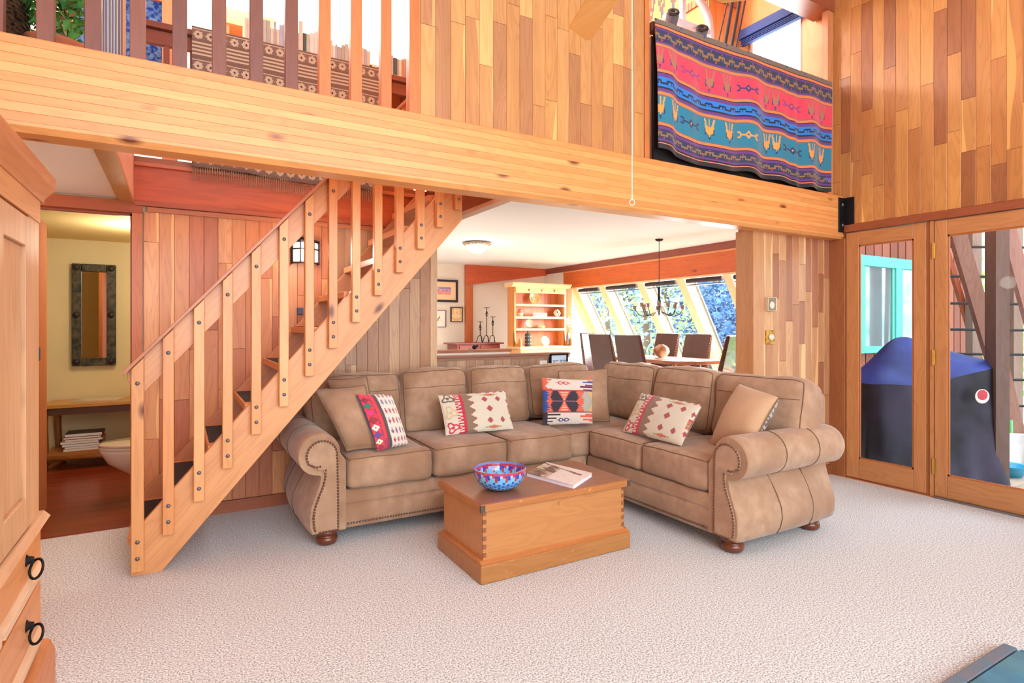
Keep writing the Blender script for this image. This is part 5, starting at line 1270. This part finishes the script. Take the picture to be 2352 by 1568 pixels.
chs = [((4.50, 5.42), PI/2, 'brown leather dining chair, back to the sofa, nearer the hutch'), ((4.37, 4.78), PI/2, 'brown leather dining chair, back to the sofa, nearer the clay pot'),
       ((5.53, 5.62), -PI/2, 'brown leather dining chair across the table, directly behind the clay pot'), ((5.45, 5.02), -PI/2, 'brown leather dining chair across the table, just beyond the clay pot towards the wall'),
       ((5.02, 6.28), PI*.02, 'brown leather dining chair at the hutch end of the table, facing the room'), ((4.94, 4.15), PI*1.0+.38, 'pale-glinting brown leather chair at the plank wall end of the table')]
for i, ((x, y), rz, lab) in enumerate(chs):
    o = dcr if i == 0 else copy_tree(dcr)
    o.location = (x, y, FZ); o.rotation_euler = (0, 0, rz); tag(o, lab, 'chair', 'dining chairs round the table')
# chandelier
c = at(1514, 700, Y=5.15)
ch = root('chandelier', (c.x, c.y, 2.353), 'black wrought iron chandelier with curved arms and mesh candle cups over the dining table', 'chandelier')
zt3 = at(1514, 661, Y=5.15).z; zb3 = at(1514, 720, Y=5.15).z
MB().tube([(c.x, c.y, 2.353), (c.x, c.y, zt3)], .004, 6).build('chain', BLACK, ch); MB().lathe([(.0001, -.03), (.04, -.02), (.05, 0)], (c.x, c.y, 2.353), 14).build('ceiling_rose', BLACK, ch, smooth=True)
MB().tube([(c.x, c.y, zt3+.01), (c.x, c.y, zt3-.13)], [.018, .013], 8).build('stem', BLACK, ch)
MESHC = plain('bronze_mesh', (150, 126, 112), .5, .4)
for k in range(10):
    a = k*2*PI/10+.2; r = .30 if k % 2 else .21; zt4 = zt3-.20-(.03 if k % 2 else 0); d = Vector((math.cos(a), math.sin(a), 0)); o0 = Vector((c.x, c.y, 0))
    pts = [(0, zt3-.01), (.015, zt3-.14), (.04, zb3+.02), (.09, zb3-.0), (r*.6, zb3-.03), (r*.85, zb3-.01), (r, zt4-.03)]
    am = MB().tube([o0+d*p+Vector((0, 0, z)) for p, z in pts], .0045, 6).build('arm', BLACK, ch, smooth=True)
    MB().lathe([(.024, 0), (.028, .05), (.026, .05), (.022, .004), (.0001, .004)], (c.x+d.x*r, c.y+d.y*r, zt4-.03), 10).build('candle_cup', MESHC, am)
# wall shelf
a = at(1712, 727, Y=3.35)
wsf = root('wall_shelf', (4.45, 3.25, a.z-.2), 'small dark-topped wooden corbel shelf poking out behind the plank wall', 'shelf')
B('top', wood((90, 56, 40), 'x'), wsf, a.x, 4.75, 3.12, 3.37, a.z-.012, a.z, bevel=.002)
MB().prism([(a.x+.03, a.z-.012), (4.5, a.z-.012), (4.5, a.z-.26), (a.x+.13, a.z-.2), (a.x+.05, a.z-.12)], 1, 3.13, 3.30).build('corbel', wood((196, 110, 56), 'z'), wsf)

# ================================================================== BATHROOM
LOG = (150, 92, 40)
be = root('log_bench', (-.6, 6.6, 0), 'rustic log console bench with a lower shelf in the yellow bathroom', 'bench')
MB().prism([(-1.07, 6.42), (-.2, 6.44), (-.2, 6.86), (-1.03, 6.86)], 2, .565, .60).build('top', wood((206, 146, 62), 'x', rough=.3), be, bevel=.006)
B('apron', wood((110, 66, 30), 'x'), be, -1.0, -.22, 6.47, 6.50, .50, .565)
B('lower_shelf', wood((190, 122, 52), 'x'), be, -1.02, -.24, 6.46, 6.82, .13, .165)
for x, y, x2 in ((-1.03, 6.48, -1.04), (-.98, 6.80, -.95), (-.28, 6.48, -.27), (-.28, 6.8, -.27)): MB().tube([(x2, y, .0), (x+.005, y, .2), (x-.004, y, .4), (x, y, .57)], [.032, .027, .03, .028], 10).build('leg', wood(LOG, 'z'), be, smooth=True)
MB().tube([(-1.0, 6.5, .04), (-.86, 6.5, .13)], .02, 8).build('brace', wood(LOG, 'x'), be)
MB().tube([(-1.03, 6.46, .12), (-.6, 6.455, .105), (-.25, 6.46, .12)], .022, 8).build('stretcher', wood(LOG, 'x'), be, smooth=True)
mc = [(196, 190, 186), (226, 222, 220), (120, 110, 160), (236, 232, 226), (186, 70, 66), (90, 70, 66), (60, 56, 66)]
nm_ = ['grey', 'white', 'purple-spined', 'cream', 'red', 'brown', 'dark']; z = .165
for k, (cc, nn) in enumerate(zip(mc, nm_)):
    h = [.022, .018, .024, .02, .022, .02, .028][k]; dx = [0, .01, -.01, -.02, .012, .0, .01][k]
    r = root('magazine', (-.77, 6.6, z), '%s book or magazine, %s from the bottom of the bathroom bench stack' % (nn, ONES[k]), 'book', 'stack on the bathroom bench shelf')
    B('cover', plain('mag_%s' % nn, cc, .4), r, -.90+dx, -.62+dx, 6.49, 6.72, z, z+h, bevel=.002)
    B('pages', plain('paper', (236, 234, 240), .8, var=.02), r, -.897+dx, -.624+dx, 6.487, 6.49, z+.003, z+h-.003)
    z += h+.0005
q = MB().prism([(-.84, 6.56), (-.50, 6.5), (-.44, 6.72), (-.78, 6.78)], 2, .6005, .612).build('magazine', plain('mag_top', (206, 190, 170), .3, var=.12, scale=9), None, label='single magazine lying flat on top of the bathroom log bench', cat='magazine')
a, b = at(164, 604, Y=6.84), at(266, 838, Y=6.84)
mi = root('wall_mirror', ((a.x+b.x)/2, 6.86, b.z), 'tall narrow mirror in a dark green-brown frame with rosettes on the yellow wall', 'mirror')
FM = noisy('patina_frame', (40, 44, 38), (92, 84, 66), 22, .5, .5, .006)
fw = .075
MB().box(a.x, a.x+fw, 6.84, 6.895, b.z, a.z).box(b.x-fw, b.x, 6.84, 6.895, b.z, a.z).box(a.x+fw, b.x-fw, 6.84, 6.895, b.z, b.z+fw).box(a.x+fw, b.x-fw, 6.84, 6.895, a.z-fw, a.z).build('frame', FM, mi, bevel=.008)
B('mirror_glass', plain('mirror_silver', (225, 225, 225), .03, 1.0, var=0), mi, a.x+fw, b.x-fw, 6.862, 6.87, b.z+fw, a.z-fw)
for x in (a.x+fw/2, b.x-fw/2):
    for z_ in (b.z+fw/2, (a.z+b.z)/2, a.z-fw/2): MB().lathe([(.03, 0), (.028, .012), (.012, .018), (.0001, .02)], (x, 6.84, z_), 12, axis=(0, -1, 0)).build('rosette', plain('dark_rosette', (38, 30, 28), .5), mi, smooth=True)
to = root('toilet', (-.2, 5.2, 0), 'white toilet bowl with closed lid reaching in from the side of the bathroom', 'toilet')
PORC = plain('porcelain', (236, 226, 210), .15, coat=.6, var=.01)
prof_o = []
def ell(cx, cy, rx, ry, z, n=28): return [(cx+rx*math.cos(2*PI*i/n), cy+ry*math.sin(2*PI*i/n), z) for i in range(n)]
rings = [ell(.0, 5.2, .15, .10, .0), ell(-.01, 5.2, .14, .10, .1), ell(-.1, 5.2, .24, .13, .19), ell(-.16, 5.2, .30, .17, .28), ell(-.18, 5.2, .325, .185, .36), ell(-.18, 5.2, .33, .19, .385)]
q = MB(); n = 28; vs = [v for r in rings for v in r]; fs = [(k*n+i, k*n+(i+1) % n, (k+1)*n+(i+1) % n, (k+1)*n+i) for k in range(len(rings)-1) for i in range(n)]; fs += [tuple(range(n))[::-1], tuple(range((len(rings)-1)*n, len(rings)*n))]
q.add(vs, fs).build('bowl', PORC, to, smooth=True)
def disc(rx, ry, z0, z1, nm):
    r = [ell(-.18, 5.2, rx, ry, z0), ell(-.18, 5.2, rx+.006, ry+.006, z0+.004), ell(-.18, 5.2, rx+.006, ry+.006, z1-.006), ell(-.18, 5.2, rx-.01, ry-.01, z1)]
    vs = [v for q_ in r for v in q_]; fs = [(k*n+i, k*n+(i+1) % n, (k+1)*n+(i+1) % n, (k+1)*n+i) for k in range(3) for i in range(n)]+[tuple(range(n))[::-1], tuple(range(3*n, 4*n))]
    MB().add(vs, fs).build(nm, PORC, to, smooth=True)
disc(.33, .19, .388, .408, 'seat'); disc(.33, .19, .411, .432, 'lid'); B('tank', PORC, to, .14, .33, 5.0, 5.4, .38, .76, bevel=.02); B('tank_lid', PORC, to, .13, .34, 4.99, 5.41, .762, .79, bevel=.01)

# ================================================================== OUTSIDE : deck
dk = tag(root('floor_deck', (7, 2, -.1)), kind='structure')
for i in range(30):
    y0 = -2.0+i*.145; B('deck_board', wood([(176, 158, 140), (190, 172, 154), (164, 146, 130)][i % 3], 'x', contrast=.5, rough=.8, coat=0), dk, 5.07, 10.2, y0, y0+.139, -.09, -.05)
WD = (150, 84, 58)
wo = MB().box(5.0, 9.0, 3.46, 3.55, -.09, 3.1).build('wall_outside', wood((120, 66, 48), 'z'), None, kind='structure', keep=True)
MB().box(4.95, 5.06, 2.99, 3.46, -.09, 2.4).build('wall_corner', CREAM, None, kind='structure', keep=True)
for i in range(23):
    x0 = 5.08+i*.165
    B('siding_board', wood([(150, 82, 62), (164, 94, 72), (140, 74, 56)][i % 3], 'z', rough=.7, coat=0), wo, x0, x0+.145, 3.44, 3.46, -.09, 3.1)
TE = plain('teal_paint', (96, 196, 184), .5, var=.03)
a, b = at(1976, 592, Y=3.40), at(2128, 800, Y=3.40)
tw = tag(root('window_5', ((a.x+b.x)/2, 3.4, b.z)), kind='structure'); xa, xb, za_, zb_2 = a.x, b.x+.35, 2.02, 1.03; xm = at(2062, 700, Y=3.40).x
for nm, k in (('top_casing', (xa-.03, xb, za_-.08, za_+.03)), ('sill', (xa-.03, xb, zb_2-.02, zb_2+.05)), ('side_casing', (xa-.03, xa+.05, zb_2+.051, za_-.081)), ('side_casing', (xb-.08, xb, zb_2+.051, za_-.081)), ('mullion', (xm-.06, xm+.06, zb_2+.051, za_-.081))): B(nm, TE, tw, k[0], k[1], 3.385, 3.439, k[2], k[3])
for x0, x1 in ((xa+.05, xm-.06), (xm+.06, xb-.08)):
    B('sash', TE, tw, x0, x0+.05, 3.40, 3.43, zb_2+.05, za_-.08); B('sash', TE, tw, x1-.05, x1, 3.40, 3.43, zb_2+.05, za_-.08)
    B('pane', plain('reflective_pane', (190, 214, 226), .05, .7, var=.15, scale=2), tw, x0+.05, x1-.05, 3.415, 3.42, zb_2+.05, za_-.08)
# covered grill
gc = at(2112, 940, Z=.6); gc = depth(2112, 900, 5.15); gx, gy = gc.x, gc.y
gr = root('covered_grill', (gx, gy, -.05), 'barbecue grill under a draped blue fabric cover with shade-darkened skirt on the deck', 'grill')
U = Vector((C_, -S_, 0)).normalized(); V = Vector((S_, C_, 0)).normalized()
def gcov(side, a, z):   # a: angle parameter round the cover
    pass
n = 96; rows = [(-.05, 1.06, 1.12), (.1, 1.02, 1.05), (.35, .99, 1.0), (.62, .97, .97), (.78, .98, .98), (.84, .985, .98), (.87, .95, .93), (.95, .76, .68), (1.04, .54, .44), (1.12, .34, .24), (1.18, .18, .1), (1.205, .06, .03)]
vs = []
for z, ka, kb2 in rows:
    for i in range(n):
        t = 2*PI*i/n; ct, st2 = math.cos(t), math.sin(t)
        e = 6 if z < .88 else 3.2
        rr = (abs(ct)**e+abs(st2)**e)**(-1/e)
        fw_ = max(0, 1-z/.95)
        fold = 1+fw_*(.05*abs(math.sin(t*5.5+1.2*math.sin(z*3)))+.025*math.sin(t*19+z*3))
        u = .57*rr*ct*ka*fold; v = .29*rr*st2*kb2*fold
        zz = z+(.13*max(-.3, u/.57) if z > .7 else .13*max(-.3, u/.57)*max(0, z)/.7)*(1-.0*z)*(1 if z < .9 else max(0, (1.2-z)/.3))
        if z > .88: u += -.16*(z-.88)/.32
        zz += .012*noise.noise(Vector((u*7, v*7, z*4)))
        vs.append(Vector((gx, gy, zz))+U*u+V*v)
fs = [(k*n+i, k*n+(i+1) % n, (k+1)*n+(i+1) % n, (k+1)*n+i) for k in range(len(rows)-1) for i in range(n)]+[tuple(range(n))[::-1], tuple(range((len(rows)-1)*n, len(rows)*n))]
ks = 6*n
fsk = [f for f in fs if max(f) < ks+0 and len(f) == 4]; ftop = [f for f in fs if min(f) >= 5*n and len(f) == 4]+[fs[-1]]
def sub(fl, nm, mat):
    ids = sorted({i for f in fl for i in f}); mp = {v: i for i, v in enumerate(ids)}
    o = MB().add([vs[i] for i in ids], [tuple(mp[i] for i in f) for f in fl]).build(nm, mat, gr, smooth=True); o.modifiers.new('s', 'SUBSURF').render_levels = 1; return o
sub(fsk, 'cover_skirt_shaded', noisy('grill_skirt_shaded', (20, 20, 28), (46, 46, 62), 3, .6, .2, .01, c3=(64, 58, 84), scale2=2)); sub(ftop, 'cover_top', noisy('grill_cover', (28, 40, 104), (52, 72, 160), 3, .5, .2, .01))  # one fabric; shade is put into the darker skirt colour
bd = depth(2256, 910, 4.78)
MB().lathe([(.0001, .004), (.055, .003), (.06, 0)], bd, 20, axis=-V).build('badge', plain('badge_white', (226, 222, 226), .5), gr); MB().lathe([(.0001, .007), (.04, .006), (.044, .003)], bd+Vector((0, 0, .012)), 16, axis=-V).build('badge_mark', plain('badge_red', (186, 40, 60), .5), gr)
# deck stair frame : posts, braces, rails
df = root('deck_stair_frame', (6.4, 2.3, -.05), 'weathered timber frame of an outdoor stair with cable rails beyond the glass door', 'stair frame')
PW = (110, 92, 88)
def post(px, d, w_, z1=3.6, rgb=PW):
    p = depth(px, 748, d); MB().obox((p.x, p.y, (z1-.05)/2), U*w_/2, V*w_/2, (0, 0, (z1+.05)/2)).build('post', wood(rgb, 'z', rough=.8, coat=0), df)
post(2290, 4.9, .115)
def brace(p0, d0, p1, d1, w_=.12, rgb=(140, 104, 92), h=.05):
    MB().bar(depth(*p0, d0), depth(*p1, d1), h, w_, V).build('brace', wood(rgb, 'z', rough=.8, coat=0), df)
brace((2170, 440), 5.3, (2285, 830), 5.3, .05, h=.14); brace((2300, 480), 5.5, (2400, 840), 5.5, .05, h=.14, rgb=(156, 120, 112)); brace((2290, 800), 5.8, (2360, 1090), 5.6, .05, h=.12); brace((2150, 500), 6.4, (2260, 860), 6.4, .05, h=.05, rgb=(176, 96, 66))
for px in (2236, 2330, 2420): post(px, 6.3, .1, 3.6, (150, 130, 120))
for y in (566, 634, 696, 756, 812, 870, 930): MB().tube([depth(2150, y, 6.1), depth(2480, y+4, 6.1)], .014, 6).build('rail', plain('dark_cable', (40, 38, 42), .6, .5), df)
# buckets
def zfloor(px, py): return at(px, py, Z=-.05)
p = zfloor(2325, 1062); bk_ = root('white_bucket', p, 'white plastic bucket with wire handle beyond the deck post', 'bucket')
MB().lathe([(.11, 0), (.14, .3), (.15, .3), (.15, .31), (.135, .31), (.105, .01), (.0001, .01)], p, 24).build('bucket_body', plain('white_plastic', (230, 232, 238), .4), bk_, smooth=True)
MB().tube([p+Vector((.145*math.cos(t), .0, .3+.12*math.sin(t))) for t in [PI*i/14 for i in range(15)]], .004, 6).build('handle', CHROME, bk_, smooth=True)
MB().tube([p+Vector((-.04, 0, .12)), p+Vector((-.05, 0, .42))], .022, 8).build('bottle', plain('green_bottle', (90, 190, 110), .4), None, smooth=True, label='slim green bottle standing in the white bucket', cat='bottle')
p = zfloor(2318, 1092); MB().lathe([(.09, 0), (.14, .09), (.15, .1), (.135, .095), (.085, .01), (.0001, .01)], p, 24).build('blue_basin', plain('cyan_plastic', (60, 176, 226), .4), None, smooth=True, label='shallow bright blue plastic basin on the deck', cat='basin')
p = zfloor(2262, 1045); bq = root('pale_blue_bucket', p, 'pale blue plastic bucket partly hidden by the grill cover', 'bucket')
MB().lathe([(.1, 0), (.13, .28), (.14, .28), (.12, .28), (.095, .01), (.0001, .01)], p, 24).build('bucket_body', plain('pale_blue_plastic', (130, 186, 226), .4), bq, smooth=True)

# ================================================================== OUTSIDE : hillside and trees
q = MB(); nx, ny = 60, 60; vs = []; fs = []
for j in range(ny+1):
    for i in range(nx+1):
        X = 7.2+70*(i/nx)**1.6; Y = -30+130*j/ny
        h = -1.2+.0*X+max(0, X-26)*.42+1.6*noise.noise(Vector((X*.12, Y*.12, 0)))*min(1, (X-7)/14)
        vs.append((X, Y, h))
for j in range(ny):
    for i in range(nx): b0 = j*(nx+1)+i; fs.append((b0, b0+1, b0+nx+2, b0+nx+1))
q.add(vs, fs).build('terrain', noisy('gravel_and_grass', (150, 156, 150), (206, 210, 206), 2, .95, .3, .05, c3=(104, 134, 110), scale2=.3), None, smooth=True, keep=True, kind='structure')
R = random.Random(12)
LM = [leafmat('leaf_yellow', (110, 150, 110), (214, 200, 120), 3), leafmat('leaf_aqua', (90, 150, 140), (170, 210, 190), 2), leafmat('leaf_blue_haze', (62, 104, 160), (110, 150, 196), 1.2), leafmat('leaf_green', (110, 176, 90), (196, 230, 150), 3)]
BARK = wood((96, 80, 70), 'z', rough=.9, coat=0)
def tree(X, Y, h, r, kind_, n, leaf, lab, z0=-1.0, cat='tree'):
    t = root('tree', (X, Y, z0), lab, cat, 'trees outside the windows')
    MB().tube([(X, Y, z0), (X+.1, Y, z0+h*.4), (X, Y+.1, z0+h*.8)], [.12, .08, .03], 6).build('trunk', BARK, t, smooth=True)
    leaf_cloud('crown', (X, Y, z0+h*.58), 1.0, n, leaf, LM[kind_], t, R=R, sc=(r, r, h*.45), kind='stuff')
specs = []
def tp(px, d): p = depth(px, 748, d); return p.x, p.y
near = [(1345, 17, 1, 'aqua-green leafy tree seen through the first slanted pane beside the hutch'), (1392, 15, 0, 'yellow-green tree seen behind the second window rafter'), (1432, 19, 1, 'pale aqua tree seen through the second slanted pane'),
        (1478, 12, 1, 'loose pale green tree seen behind the third window rafter'), (1530, 17, 0, 'yellow-leaved tree seen behind the chandelier'), (1590, 22, 2, 'blue-green dark tree seen through the fourth slanted pane'), (1705, 20, 2, 'blue-green tree seen at the plank wall edge of the windows')]
for px, d, kd, lab in near:
    x, y = tp(px, d); tree(x, y, R.uniform(4.4, 5.2), R.uniform(.9, 1.15), kd, 1500, .07, lab)
q = MB()
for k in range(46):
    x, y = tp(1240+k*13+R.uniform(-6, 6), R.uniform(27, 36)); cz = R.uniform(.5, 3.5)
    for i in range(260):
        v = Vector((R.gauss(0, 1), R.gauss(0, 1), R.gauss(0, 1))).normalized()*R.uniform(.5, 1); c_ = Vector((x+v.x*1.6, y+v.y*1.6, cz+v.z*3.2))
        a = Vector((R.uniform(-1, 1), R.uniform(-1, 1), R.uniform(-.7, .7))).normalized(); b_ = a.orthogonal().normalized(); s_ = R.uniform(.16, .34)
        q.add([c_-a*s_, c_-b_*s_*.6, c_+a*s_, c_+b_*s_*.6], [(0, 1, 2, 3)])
q.build('forest', LM[2], None, label='hazy blue-green wooded hillside far outside the slanted dining windows', cat='forest', kind='stuff')  # distance haze is put into the blue leaf colour
for px, d, kd, lab in ((2190, 9, 3, 'bright green tree seen through the glass door just right of its hinge stile'), (2262, 12, 3, 'bright green tree seen between the deck braces'), (2330, 15, 3, 'bright green tree seen past the deck post at the picture edge'), (2400, 18, 3, 'bright green tree at the very edge of the glass door')):
    x, y = tp(px, d); tree(x, y, R.uniform(3.6, 4.2), 1.0, kd, 500, .13, lab)
